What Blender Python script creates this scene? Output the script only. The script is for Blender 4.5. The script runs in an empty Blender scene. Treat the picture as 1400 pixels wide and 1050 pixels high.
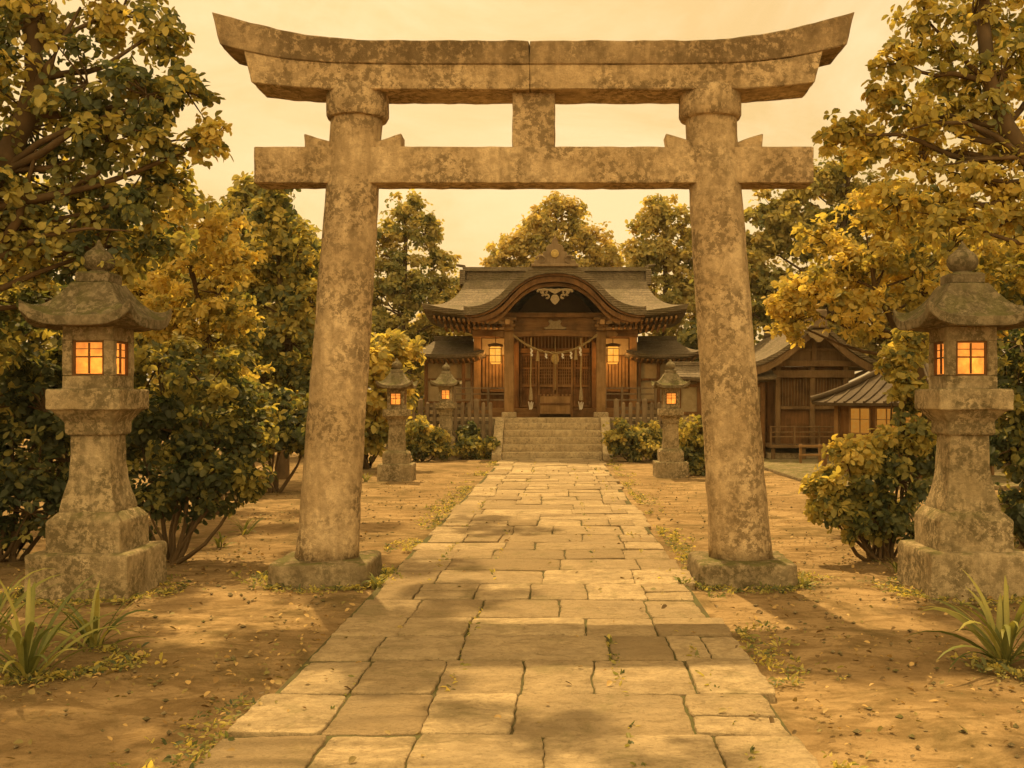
import bpy, bmesh, math, random
import numpy as np
from mathutils import Vector, Matrix, noise
random.seed(7); rng = np.random.default_rng(7)
S = bpy.context.scene
COL = S.collection
F = 1400.0; VX = 765.0; VY = 547.0; EYE = 1.6

def W(px, py, Y):
    return Vector(((px-VX)*Y/F, Y, EYE-(py-VY)*Y/F))

# ------------------------------------------------------------------ materials
class G:
    def __init__(s, name):
        s.m = bpy.data.materials.new(name); s.m.use_nodes = True
        s.nt = s.m.node_tree; s.nt.nodes.clear()
        s.out = s.n('ShaderNodeOutputMaterial')
        s.geo = s.n('ShaderNodeNewGeometry')
        s.pos = s.geo.outputs['Position']
    def n(s, t, ins=None, **props):
        nd = s.nt.nodes.new(t)
        for k, v in props.items(): setattr(nd, k, v)
        for k, v in (ins or {}).items(): s.set(nd.inputs[k], v)
        return nd
    def set(s, sock, v):
        if isinstance(v, bpy.types.NodeSocket): s.nt.links.new(v, sock)
        elif isinstance(v, (tuple, list)) and sock.type == 'RGBA' and len(v) == 3: sock.default_value = (*v, 1)
        else: sock.default_value = v
    def noise(s, scale, detail=4, rough=.55, dist=0, vec=None):
        return s.n('ShaderNodeTexNoise', {'Vector': vec or s.pos, 'Scale': scale, 'Detail': detail, 'Roughness': rough, 'Distortion': dist}).outputs['Fac']
    def scaled(s, sx, sy, sz, vec=None):
        return s.n('ShaderNodeVectorMath', {0: vec or s.pos, 1: (sx, sy, sz)}, operation='MULTIPLY').outputs[0]
    def ramp(s, fac, stops, interp='LINEAR'):
        r = s.n('ShaderNodeValToRGB', {'Fac': fac}); cr = r.color_ramp; cr.interpolation = interp
        while len(cr.elements) < len(stops): cr.elements.new(.5)
        for e, (p, c) in zip(cr.elements, stops):
            e.position = p; e.color = (c, c, c, 1) if isinstance(c, (int, float)) else (*c, 1)
        return r.outputs['Color']
    def mix(s, fac, a, b, mode='MIX'):
        nd = s.n('ShaderNodeMix', data_type='RGBA', blend_type=mode)
        s.set(nd.inputs[0], fac); s.set(nd.inputs[6], a); s.set(nd.inputs[7], b)
        return nd.outputs[2]
    def math(s, op, a, b=0.0):
        nd = s.n('ShaderNodeMath', operation=op); s.set(nd.inputs[0], a); s.set(nd.inputs[1], b)
        return nd.outputs[0]
    def bump(s, h, strength=.5, dist=.02, normal=None):
        ins = {'Height': h, 'Strength': strength, 'Distance': dist}
        if normal is not None: ins['Normal'] = normal
        return s.n('ShaderNodeBump', ins).outputs['Normal']
    def finish(s, col, rough=.9, normal=None, spec=.2):
        p = s.n('ShaderNodeBsdfPrincipled', {'Base Color': col, 'Roughness': rough, 'Specular IOR Level': spec})
        if normal is not None: s.set(p.inputs['Normal'], normal)
        s.nt.links.new(p.outputs[0], s.out.inputs['Surface'])
        return s.m

def stone_mat(name, light, mid, dark, stain=.55, moss=.5, sc=1.0):
    g = G(name)
    big = g.noise(1.8*sc, 5, .62, .2); med = g.noise(8*sc, 7, .68, .25); fine = g.noise(70*sc, 4, .75)
    c = g.mix(g.ramp(big, [(.36, 0), (.64, 1)]), light, mid)
    c = g.mix(g.math('MULTIPLY', g.ramp(med, [(.47, 0), (.60, 1)]), .6), c, tuple(x*.66 for x in mid))
    pale = g.ramp(g.noise(14*sc, 6, .72, .2), [(.54, 0), (.66, 1)])
    c = g.mix(g.math('MULTIPLY', pale, .45), c, tuple(min(1, x*1.28) for x in light))
    run = g.ramp(g.noise(1.0, 6, .65, .2, g.scaled(7*sc, 7*sc, 1.3*sc)), [(.48, 0), (.68, 1)])
    c = g.mix(g.math('MULTIPLY', run, .6), c, tuple(x*.5 for x in mid))
    st = g.ramp(g.noise(17*sc, 8, .74, .15), [(stain-.03, 0), (stain+.035, 1)])
    st2 = g.ramp(g.noise(2.2*sc, 4, .6, .2), [(.36, 0), (.55, 1)])
    c = g.mix(g.math('MULTIPLY', g.math('MULTIPLY', st, st2), .7), c, dark)
    sp = g.ramp(g.noise(38*sc, 5, .75), [(.58, 0), (.68, 1)])
    c = g.mix(g.math('MULTIPLY', sp, .45), c, tuple(x*.4 for x in mid))
    sep = g.n('ShaderNodeSeparateXYZ', {0: g.geo.outputs['Normal']}).outputs['Z']
    mo = g.math('MULTIPLY', g.ramp(sep, [(.3, 0), (.9, 1)]), g.ramp(g.noise(5*sc, 6, .68, .2), [(.45, 0), (.56, 1)]))
    c = g.mix(g.math('MULTIPLY', mo, moss), c, (.085, .085, .02))
    c = g.mix(g.math('MULTIPLY', g.ramp(fine, [(.35, 0), (.75, 1)]), .45), c, tuple(x*.6 for x in mid))
    h = g.math('ADD', g.math('MULTIPLY', fine, .5), g.math('ADD', g.math('MULTIPLY', med, .8), g.math('MULTIPLY', g.noise(24*sc, 6, .75, .1), .9)))
    return g.finish(c, .95, g.bump(h, .8, .022), .1)

def wood_mat(name, a, b, c3, grain=(14, 14, 1.2)):
    g = G(name)
    gr = g.noise(1.0, 6, .65, .6, g.scaled(*grain)); bl = g.noise(2.5, 4, .6)
    c = g.mix(g.ramp(gr, [(.3, 0), (.7, 1)]), a, b)
    c = g.mix(g.math('MULTIPLY', g.ramp(bl, [(.45, 0), (.65, 1)]), .6), c, c3)
    return g.finish(c, .8, g.bump(gr, .5, .012), .2)

def plain_mat(name, a, b, sc=8, rough=.9, bump=.3):
    g = G(name); n1 = g.noise(sc, 5, .6, .4)
    return g.finish(g.mix(g.ramp(n1, [(.35, 0), (.68, 1)]), a, b), rough, g.bump(n1, bump, .01))

def leaf_mat(name, stops, trans=.58, sc=.9):
    g = G(name)
    t = g.n('ShaderNodeAttribute', attribute_name='tone').outputs['Fac']
    v = g.noise(55, 3, .6); big = g.noise(sc, 3, .5)
    t2 = g.math('ADD', t, g.math('ADD', g.math('MULTIPLY', g.math('SUBTRACT', v, .5), .22), g.math('MULTIPLY', g.math('SUBTRACT', big, .5), .5)))
    c = g.ramp(t2, stops)
    d = g.n('ShaderNodeBsdfDiffuse', {'Color': c, 'Roughness': .5})
    tr = g.n('ShaderNodeBsdfTranslucent', {'Color': g.mix(1.0, c, (1.0, .92, .55), 'MULTIPLY')})
    gl = g.n('ShaderNodeBsdfGlossy', {'Color': (.8, .75, .6, 1), 'Roughness': .55})
    m1 = g.n('ShaderNodeMixShader', {0: trans, 1: d.outputs[0], 2: tr.outputs[0]})
    m2 = g.n('ShaderNodeMixShader', {0: .03, 1: m1.outputs[0], 2: gl.outputs[0]})
    g.nt.links.new(m2.outputs[0], g.out.inputs['Surface'])
    return g.m

def glow_mat(name, col, col2, strength):
    g = G(name); n1 = g.noise(14, 3, .5)
    e = g.n('ShaderNodeEmission', {'Color': g.mix(g.ramp(n1, [(.3, 0), (.7, 1)]), col, col2), 'Strength': strength})
    g.nt.links.new(e.outputs[0], g.out.inputs['Surface'])
    return g.m

M = {}
M['torii'] = stone_mat('weathered_granite', (.64, .475, .275), (.45, .315, .165), (.08, .052, .022), .50, .3)
M['torii_top'] = stone_mat('rain_darkened_granite', (.50, .36, .20), (.33, .225, .115), (.06, .04, .017), .455, .4)
M['lantern'] = stone_mat('mossy_granite', (.50, .385, .225), (.33, .245, .13), (.05, .04, .015), .49, .75, 1.25)
M['lantern_roof'] = stone_mat('mossy_roof_granite', (.30, .235, .14), (.19, .145, .08), (.045, .038, .015), .49, .8, 1.3)
M['plinth'] = stone_mat('plinth_granite', (.37, .285, .165), (.25, .185, .10), (.055, .045, .017), .49, .85, 1.2)
M['step'] = stone_mat('step_granite', (.56, .43, .25), (.45, .335, .185), (.13, .09, .045), .55, .25)
M['wood'] = wood_mat('dark_cedar', (.105, .048, .014), (.20, .098, .032), (.045, .022, .008))
M['wood_h'] = wood_mat('dark_cedar_beam', (.14, .068, .021), (.26, .135, .046), (.06, .03, .01), (1.2, 14, 14))
M['wood_l'] = wood_mat('pale_cedar', (.215, .115, .04), (.31, .18, .07), (.12, .065, .022))
M['wood_g'] = wood_mat('grey_cedar', (.15, .10, .05), (.24, .165, .09), (.085, .058, .03))
M['wood_d'] = wood_mat('old_cedar', (.12, .068, .028), (.20, .122, .052), (.065, .036, .014))
M['plaster'] = plain_mat('ochre_plaster', (.34, .26, .14), (.25, .18, .09), 5)
M['paper'] = plain_mat('white_paper', (.62, .56, .44), (.5, .44, .33), 12)
M['rope'] = plain_mat('straw_rope', (.32, .22, .09), (.21, .14, .05), 40)
M['gilt'] = plain_mat('gilt_wood', (.5, .36, .12), (.36, .24, .07), 20, .5)
M['carved'] = plain_mat('pale_carving', (.30, .22, .115), (.2, .145, .075), 20)
M['recess_shade'] = plain_mat('shaded_recess', (.022, .012, .005), (.035, .02, .008), 6)  # near-black: shade of the deep gable recess put into the panel colour
M['bark'] = wood_mat('bark', (.075, .045, .018), (.13, .08, .034), (.04, .026, .012), (9, 9, 2.2))
def lamp_paper():
    g = G('lamp_paper'); n1 = g.noise(16, 4, .6)
    c = g.mix(g.ramp(n1, [(.3, 0), (.7, 1)]), (.95, .62, .26), (.6, .33, .11))
    e = g.n('ShaderNodeEmission', {'Color': (1, .46, .11, 1), 'Strength': .2})
    tr = g.n('ShaderNodeBsdfTranslucent', {'Color': c})
    a = g.n('ShaderNodeAddShader', {0: tr.outputs[0], 1: e.outputs[0]})
    g.nt.links.new(a.outputs[0], g.out.inputs['Surface']); return g.m
M['glow'] = lamp_paper()
M['glow_dim'] = glow_mat('dim_lit_paper', (1, .34, .03), (1, .45, .07), .9)
M['glow_hut'] = glow_mat('faint_lit_paper', (1, .34, .03), (1, .45, .07), .30)
def bark_roof():
    g = G('cypress_bark_roof'); n1 = g.noise(3, 5, .6, .3); n2 = g.noise(1.0, 5, .65, .2, g.scaled(16, 5, 34))
    c = g.mix(g.ramp(n1, [(.35, 0), (.65, 1)]), (.135, .10, .06), (.205, .155, .095))
    c = g.mix(g.math('MULTIPLY', g.ramp(n2, [(.4, 0), (.62, 1)]), .7), c, (.065, .05, .03))
    c = g.mix(g.math('MULTIPLY', g.ramp(g.noise(1.4, 3, .5), [(.5, 0), (.62, 1)]), .4), c, (.085, .07, .028))
    wv = g.n('ShaderNodeTexWave', {'Vector': g.pos, 'Scale': 5.0, 'Distortion': 1.2, 'Detail': 2.0}, bands_direction='Z').outputs['Fac']
    return g.finish(c, .9, g.bump(g.math('ADD', n2, g.math('MULTIPLY', wv, .6)), .7, .03), .15)
M['roof'] = bark_roof()
def dirt():
    g = G('packed_earth')
    a = g.noise(.55, 6, .62, .8); b = g.noise(3.2, 7, .7, .9, g.scaled(.7, 1.3, 1)); c3 = g.noise(26, 6, .7, .3); d = g.noise(120, 3, .6)
    c = g.mix(g.ramp(a, [(.38, 0), (.6, 1)]), (.36, .245, .12), (.25, .165, .078))
    c = g.mix(g.math('MULTIPLY', g.ramp(b, [(.46, 0), (.58, 1)]), .8), c, (.175, .112, .048))
    c = g.mix(g.math('MULTIPLY', g.ramp(g.noise(1.0, 7, .72, .6), [(.49, 0), (.62, 1)]), .75), c, (.10, .072, .028))
    c = g.mix(g.math('MULTIPLY', g.ramp(c3, [(.53, 0), (.66, 1)]), .55), c, (.15, .095, .04))
    c = g.mix(g.math('MULTIPLY', g.ramp(d, [(.62, 0), (.7, 1)]), .4), c, (.42, .31, .17))
    h = g.math('ADD', g.math('MULTIPLY', b, 1.2), g.math('ADD', g.math('MULTIPLY', c3, .8), g.math('MULTIPLY', d, .25)))
    return g.finish(c, 1, g.bump(h, .8, .04), .05)
M['dirt'] = dirt()
def slab():
    g = G('paving_stone')
    t = g.n('ShaderNodeAttribute', attribute_name='tone').outputs['Fac']
    a = g.noise(1.5, 5, .6, .5); b = g.noise(5.5, 7, .7, 1.2, g.scaled(.75, 1.5, 1)); f = g.noise(45, 5, .7)
    c = g.mix(t, (.31, .22, .115), (.60, .45, .255))
    c = g.mix(g.math('MULTIPLY', g.ramp(b, [(.46, 0), (.62, 1)]), .5), c, (.26, .19, .10))
    c = g.mix(g.math('MULTIPLY', g.ramp(a, [(.45, 0), (.62, 1)]), .45), c, (.30, .225, .13))
    c = g.mix(g.math('MULTIPLY', g.ramp(g.noise(11, 6, .7, 1.5), [(.6, 0), (.66, 1)]), .5), c, (.14, .10, .05))
    c = g.mix(g.math('MULTIPLY', f, .3), c, (.19, .14, .08))
    c = g.mix(g.math('MULTIPLY', g.ramp(g.noise(30, 6, .75), [(.52, 0), (.66, 1)]), .5), c, (.17, .12, .062))
    c = g.mix(g.math('MULTIPLY', g.ramp(g.noise(2.6, 6, .7, .5), [(.54, 0), (.66, 1)]), .5), c, (.17, .14, .055))
    c = g.mix(g.math('MULTIPLY', g.ramp(g.noise(6.5, 8, .75, .3), [(.5, 0), (.58, 1)]), .45), c, (.24, .17, .085))
    h = g.math('ADD', g.math('MULTIPLY', b, 1.3), g.math('ADD', g.math('MULTIPLY', g.noise(24, 6, .72, .2), .9), g.math('MULTIPLY', f, .5)))
    return g.finish(c, .93, g.bump(h, 1.0, .035), .12)
M['slab'] = slab()
M['joint'] = plain_mat('mossy_joint_soil', (.07, .052, .022), (.075, .075, .022), 7, 1, .6)
DG, GR, OL, YG, GO, OR = (.07, .092, .042), (.15, .172, .06), (.36, .32, .085), (.56, .47, .12), (.72, .57, .15), (.72, .52, .13)
M['leaf_dark'] = leaf_mat('dark_leaf', [(.08, (.045, .065, .030)), (.34, (.10, .122, .048)), (.62, OL), (.9, YG)])
M['leaf_green'] = leaf_mat('green_leaf', [(.05, DG), (.3, GR), (.55, OL), (.75, YG), (.98, GO)])
M['leaf_gold'] = leaf_mat('gold_leaf', [(.02, GR), (.25, OL), (.5, YG), (.8, GO)])
M['leaf_orange'] = leaf_mat('orange_leaf', [(.02, OL), (.3, YG), (.55, GO), (.85, OR)])
M['leaf_far'] = leaf_mat('hazed_far_leaf', [(.05, GR), (.35, OL), (.65, (.42, .35, .11)), (.95, (.64, .50, .16))])  # paler palette: distance haze put into the leaf colour
M['blade'] = leaf_mat('strap_leaf', [(.1, (.065, .085, .024)), (.5, (.155, .165, .042)), (.9, (.34, .30, .075))], .3, 3)
M['litter'] = leaf_mat('fallen_leaf', [(.05, (.12, .075, .032)), (.35, (.24, .145, .055)), (.6, (.17, .15, .045)), (.8, (.36, .23, .085)), (.97, (.46, .30, .11))], .15, 3)

# ------------------------------------------------------------------ mesh helpers
class MB:
    def __init__(s): s.v = []; s.f = []
    def add(s, vs, fs):
        o = len(s.v); s.v += [tuple(v) for v in vs]; s.f += [tuple(i+o for i in f) for f in fs]; return s
    def box(s, c, size, rz=0, rx=0, ry=0):
        hx, hy, hz = size[0]/2, size[1]/2, size[2]/2
        R = Matrix.Rotation(rz, 3, 'Z') @ Matrix.Rotation(ry, 3, 'Y') @ Matrix.Rotation(rx, 3, 'X')
        vs = [R @ Vector((x*hx, y*hy, z*hz)) + Vector(c) for z in (-1, 1) for y in (-1, 1) for x in (-1, 1)]
        return s.add(vs, [(0, 2, 3, 1), (4, 5, 7, 6), (0, 1, 5, 4), (2, 6, 7, 3), (0, 4, 6, 2), (1, 3, 7, 5)])
    def bx(s, x0, x1, y0, y1, z0, z1): return s.box(((x0+x1)/2, (y0+y1)/2, (z0+z1)/2), (x1-x0, y1-y0, z1-z0))
    def rings(s, rs, cap0=True, cap1=True):
        n = len(rs[0]); vs = [p for r in rs for p in r]; fs = []
        for i in range(len(rs)-1):
            for j in range(n):
                k = (j+1) % n
                fs.append((i*n+j, i*n+k, (i+1)*n+k, (i+1)*n+j))
        if cap0: fs.append(tuple(reversed(range(n))))
        if cap1: fs.append(tuple(range((len(rs)-1)*n, len(rs)*n)))
        return s.add(vs, fs)
    def rect_loft(s, levels, c=(0, 0), n=6, p=3.0, rz=0):
        """levels (hx, hy, z, lift): stacked rectangles whose corners rise by lift"""
        rs = []; cr, sr = math.cos(rz), math.sin(rz)
        for hx, hy, z, lift in levels:
            r = []
            for side in range(4):
                for i in range(n):
                    u = -1+2*i/n; q = lift*abs(u)**p
                    x, y = [(u*hx, -hy), (hx, u*hy), (-u*hx, hy), (-hx, -u*hy)][side]
                    r.append((c[0]+x*cr-y*sr, c[1]+x*sr+y*cr, z+q))
            rs.append(r)
        return s.rings(rs)
    def lathe(s, prof, c=(0, 0, 0), n=20, ax=None):
        return s.rings([[(c[0]+r*math.cos(2*math.pi*j/n), c[1]+r*math.sin(2*math.pi*j/n), c[2]+z) for j in range(n)] for r, z in prof])
    def tube(s, pts, radii, n=6):
        pts = [Vector(p) for p in pts]; rs = []
        if not hasattr(radii, '__len__'): radii = [radii]*len(pts)
        up = Vector((.31, .17, .93))
        for i, p in enumerate(pts):
            d = (pts[min(i+1, len(pts)-1)]-pts[max(i-1, 0)])
            if d.length < 1e-7: d = Vector((0, 0, 1))
            d.normalize(); a = d.cross(up)
            if a.length < .1: a = d.cross(Vector((1, 0, 0)))
            a.normalize(); b = d.cross(a)
            rs.append([p+(a*math.cos(2*math.pi*j/n)+b*math.sin(2*math.pi*j/n))*radii[i] for j in range(n)])
        return s.rings(rs)
    def prism(s, poly, y0, y1, flip=False):
        """polygon in the XZ plane extruded along Y"""
        n = len(poly)
        vs = [(x, y0, z) for x, z in poly]+[(x, y1, z) for x, z in poly]
        fs = [tuple(range(n)), tuple(reversed(range(n, 2*n)))]+[(i, i+n, (i+1) % n+n, (i+1) % n) for i in range(n)]
        return s.add(vs, fs)
    def prism_x(s, poly, x0, x1):
        n = len(poly)
        vs = [(x0, y, z) for y, z in poly]+[(x1, y, z) for y, z in poly]
        fs = [tuple(range(n)), tuple(reversed(range(n, 2*n)))]+[(i, i+n, (i+1) % n+n, (i+1) % n) for i in range(n)]
        return s.add(vs, fs)
    def strip(s, curve, th, y0, y1):
        """open XZ curve given a thickness below it, extruded along Y"""
        return s.prism(list(curve)+[(x, z-th) for x, z in reversed(curve)], y0, y1)
    def bm(s):
        b = bmesh.new(); vs = [b.verts.new(v) for v in s.v]
        for f in s.f:
            if len(set(f)) > 2:
                try: b.faces.new([vs[i] for i in f])
                except ValueError: pass
        bmesh.ops.recalc_face_normals(b, faces=b.faces)
        return b

def link(name, me, parent=None):
    o = bpy.data.objects.new(name, me); COL.objects.link(o)
    if parent: o.parent = parent
    return o

def build(name, mb, m, parent=None, bevel=0, seg=2, rough=None, smooth=35, loc=None):
    """rough=(edge length, amplitude, noise scale) chips a stone surface"""
    b = mb.bm() if isinstance(mb, MB) else mb
    if bevel:
        es = [e for e in b.edges if len(e.link_faces) == 2 and e.calc_face_angle(0) > .5]
        bmesh.ops.bevel(b, geom=es, offset=bevel, segments=seg, affect='EDGES', profile=.6)
    if rough:
        size, amp, sc = rough
        for _ in range(6):
            es = [e for e in b.edges if e.calc_length() > size]
            if not es: break
            bmesh.ops.subdivide_edges(b, edges=es, cuts=1, use_grid_fill=True)
        bmesh.ops.triangulate(b, faces=b.faces)
        b.normal_update()
        base = Vector(loc) if loc else Vector((0, 0, 0))
        ds = [(v, v.normal.copy(), noise.fractal((v.co+base)*sc, 1.0, 2.0, 4)) for v in b.verts]
        for v, nn, d in ds: v.co += nn*d*amp
    me = bpy.data.meshes.new(name); b.to_mesh(me); b.free()
    me.materials.append(m)
    if smooth:
        for p in me.polygons: p.use_smooth = True
        me.set_sharp_from_angle(angle=math.radians(smooth))
    return link(name, me, parent)

def tag(o, label=None, cat=None, group=None, kind=None):
    if label: o['label'] = label
    if cat: o['category'] = cat
    if group: o['group'] = group
    if kind: o['kind'] = kind
    return o

def thing(name, label, cat, loc=(0, 0, 0), group=None):
    o = link(name, None); o.location = loc; o.empty_display_size = .2
    return tag(o, label, cat, group)

def copy_tree(o, parent=None):
    c = o.copy(); COL.objects.link(c)
    if parent: c.parent = parent
    for ch in list(o.children): copy_tree(ch, c)
    return c

# ------------------------------------------------------------------ setting: ground, path
def make_ground():
    b = bmesh.new()
    xs = sorted(set([-300, -150, -80, -50, -35, -25]+[round(-18+.3*i, 3) for i in range(121)]+[25, 35, 50, 80, 150, 300]))
    ys = sorted(set([-100, -50, -20, -8]+[round(-4+.25*i, 3) for i in range(157)]+[40, 50, 70, 110, 180, 300, 420]))
    grid = []
    for y in ys:
        row = []
        for x in xs:
            dx = max(0, abs(x+.18)-1.5)
            z = -.008+noise.fractal(Vector((x*.5, y*.5, 0)), 1, 2, 4)*.05*min(1, dx/.8)
            if abs(x+.18) < 1.6: z = -.02
            if 4.3 < x < 10.6 and 17.8 < y < 28: z = min(z, -.01)
            row.append(b.verts.new((x, y, z)))
        grid.append(row)
    for i in range(len(ys)-1):
        for j in range(len(xs)-1):
            b.faces.new((grid[i][j], grid[i][j+1], grid[i+1][j+1], grid[i+1][j]))
    o = build('ground', b, M['dirt'], smooth=180); tag(o, kind='structure')
make_ground()

PC = -.18
def make_path():
    """irregular hewn slabs laid in courses, each a low rounded block"""
    V, Fc, T = [], [], []
    y = 2.0; row = 0; slabs = []
    prev = None
    while y < 27.5:
        d = random.uniform(.52, .82)
        if y+d > 27.2: d = 27.58-y
        mid = [[.05+random.uniform(-.16, .16)], [-.1+random.uniform(-.05, .1), .42+random.uniform(-.08, .1)], [.40+random.uniform(-.1, .1)], [.2+random.uniform(-.2, .2)]][row % 4 if random.random() < .7 else random.randrange(4)]
        cuts = [-1.34+random.uniform(-.08, .05), -.93+random.uniform(-.06, .06), -.45+random.uniform(-.07, .07)]+mid+[.88+random.uniform(-.07, .07), 1.30+random.uniform(-.1, .06)]
        if random.random() < .25: cuts.pop(2)
        if random.random() < .2: cuts.insert(-1, 1.12)
        for a, c in zip(cuts[:-1], cuts[1:]):
            if random.random() < .14:
                h = d*random.uniform(.4, .6); slabs += [(a, c, y, y+h, row), (a, c, y+h, y+d, row)]
            else: slabs.append((a, c, y, y+d, row))
        y += d; row += 1
    for a, c, ya, yb, row in slabs:
        if 1:
            g = random.uniform(.002, .008); x0, x1, y0, y1 = PC+a+g, PC+c-g, ya+random.uniform(.006, .017), yb-random.uniform(.004, .012)
            top = random.uniform(.023, .036); tone = random.random()
            jit = [(random.uniform(-.009, .009), random.uniform(-.012, .012)) for _ in range(4)]
            n = 14; loop = []
            for side in range(4):
                for i in range(n):
                    u = i/n
                    X, Y = [(x0+(x1-x0)*u, y0), (x1, y0+(y1-y0)*u), (x1-(x1-x0)*u, y1), (x0, y1-(y1-y0)*u)][side]
                    cx, cy = (x0+x1)/2, (y0+y1)/2
                    k = .972 if i == 0 else 1
                    X = cx+(X-cx)*k; Y = cy+(Y-cy)*k
                    ja, jb = jit[side], jit[(side+1) % 4]
                    X += ja[0]*(1-u)+jb[0]*u; Y += ja[1]*(1-u)+jb[1]*u
                    w = noise.noise_vector(Vector((X*4.1, Y*4.1, row*.7)))*.011+noise.noise_vector(Vector((X*15, Y*15, row*.3)))*.012
                    loop.append((X+w.x, Y+w.y))
            o = len(V); m = len(loop); cx, cy = (x0+x1)/2, (y0+y1)/2
            tx, ty = random.uniform(-.018, .018), random.uniform(-.016, .016)
            for (kk, z) in ((1, -.05), (1, top-.012), (.992, top-.003), (.975, top), (.55, top+.002)):
                for X, Y in loop:
                    V.append((cx+(X-cx)*kk, cy+(Y-cy)*kk, z+(tx*(X-cx)+ty*(Y-cy) if z > 0 else 0))); T.append(tone)
            V.append((cx, cy, top+.003)); T.append(tone)
            for l in range(4):
                for i in range(m):
                    j = (i+1) % m; Fc.append((o+l*m+i, o+l*m+j, o+(l+1)*m+j, o+(l+1)*m+i))
            for i in range(m): Fc.append((o+4*m+i, o+4*m+(i+1) % m, o+5*m))
    me = bpy.data.meshes.new('stone_path'); me.from_pydata(V, [], Fc)
    at = me.attributes.new('tone', 'FLOAT', 'POINT'); at.data.foreach_set('value', T)
    me.materials.append(M['slab'])
    for p in me.polygons: p.use_smooth = True
    me.set_sharp_from_angle(angle=math.radians(50))
    tag(link('stone_path', me), kind='structure')
    o = build('path_bed', MB().bx(PC-1.36, PC+1.28, 2.0, 27.6, -.06, .014), M['joint'], smooth=0); tag(o, kind='structure')
make_path()
o = build('side_pavement', MB().bx(4.75, 10.2, 18.5, 30, -.05, .05), M['plinth'], bevel=.02); tag(o, kind='structure')

# ------------------------------------------------------------------ torii
TY = 9.14; TX = -.229
def interp(x, pts):
    if x <= pts[0][0]: return pts[0][1]
    for (a, b), (c, d) in zip(pts[:-1], pts[1:]):
        if x <= c: return b+(d-b)*(x-a)/(c-a)
    return pts[-1][1]
def torii():
    t = thing('torii_gate', 'large weathered stone torii gate with upswept double lintel spanning the path', 'torii gate', (TX, TY, 0))
    R = (.09, .008, 6)
    for sx in (-1, 1):
        pl = MB(); h = .42; c = .055
        oct_ = [(-h+c, -h), (h-c, -h), (h, -h+c), (h, h-c), (h-c, h), (-h+c, h), (-h, h-c), (-h, -h+c)]
        cx = sx*1.845
        pl.rings([[(cx+x*k, y*k, z) for x, y in oct_] for k, z in ((1.02, -.1), (1.02, .02), (1.0, .178), (.975, .196), (.7, .205))])
        build('plinth', pl, M['plinth'], t, .006, 1, (.06, .010, 9), loc=(TX, TY, 0))
        p = MB(); n = 40; rs = []
        for i in range(33):
            u = i/32; z = .2+u*(4.2-.2); r = .270-.044*u+.012*math.exp(-((u)/.04)**2)
            x = sx*(1.845-.275*u)
            rs.append([(x+r*math.cos(2*math.pi*j/n), r*math.sin(2*math.pi*j/n), z) for j in range(n)])
        p.rings(rs)
        pil = build('pillar', p, M['torii'], t, 0, 1, (.2, .009, 5), 180, loc=(TX, TY, 0))
        r_ = MB().lathe([(.2, 4.085), (.262, 4.10), (.276, 4.13), (.276, 4.33), (.265, 4.36), (.2, 4.362)], (sx*1.572, 0, 0), 40)
        build('cap_ring', r_, M['torii'], pil, 0, 1, (.08, .008, 6), 50, loc=(TX, TY, 0))
    s = .006336
    zz = lambda y: EYE+(VY-y)*s
    ktop = [(-439.7, 16.3), (-415, 23.5), (-391, 30), (-350, 40.5), (-315, 47.5), (-270, 53), (-232, 55.6), (0, 56)]
    kbot = [(-429, 60.6), (-390, 70), (-346, 78.7), (-310, 82.5), (-278, 85), (-194, 86.8), (0, 87)]
    sbot = [(-387, 110.5), (-346, 115.4), (-290, 119), (-200, 119.8), (0, 120)]
    def beam(top, bot, xe_t, xe_b, yf, yb, crown, n=48):
        mb = MB()
        for u0, u1 in ((-1, -.0122), (-.0118, 1)):
            rs = []
            for i in range(n//2+1):
                u = u0+(u1-u0)*i/(n//2); xt, xb = u*xe_t, u*xe_b
                zt, zb = zz(interp(-abs(xt), top)), zz(interp(-abs(xb), bot))
                rs.append([(xb*s, yf+.02, zb), (xt*s, yf, zt), (xt*s, (yf+yb)/2, zt+crown), (xt*s, yb, zt), (xb*s, yb-.02, zb)])
            mb.rings(rs)
        return mb
    build('top_lintel', beam(ktop, kbot, 439.7, 429, -.285, .285, .05), M['torii_top'], t, .008, 1, (.09, .008, 6), loc=(TX, TY, 0))
    lower = [(x, y-.6) for x, y in kbot]
    build('lower_lintel', beam(lower, sbot, 397, 387, -.25, .25, 0), M['torii'], t, .008, 1, (.09, .008, 6), loc=(TX, TY, 0))
    z0, z1 = EYE+(VY-250)*.00643, EYE+(VY-200.5)*.00643
    build('tie_beam', MB().bx(-382*.00643, 383*.00643, -.15, .15, z0, z1), M['torii'], t, .014, 2, R, loc=(TX, TY, 0))
    build('centre_strut', MB().bx(-.187, .187, -.13, .13, z1-.01, zz(119)+.0), M['torii'], t, .01, 2, R, loc=(TX, TY, 0))
    for sx in (-1, 1):
        for k in (-1, 1):
            cx = sx*(1.845-.275*.90)
            a, b = cx+k*.2, cx+k*.43
            poly = [(a, z1-.005), (b-k*.01, z1-.005), (b, z1+.125), (a, z1+.055)]
            build('wedge', MB().prism(poly, -.1, .1), M['torii'], t, .008, 1, (.1, .008, 6), loc=(TX, TY, 0))
torii()

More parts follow.
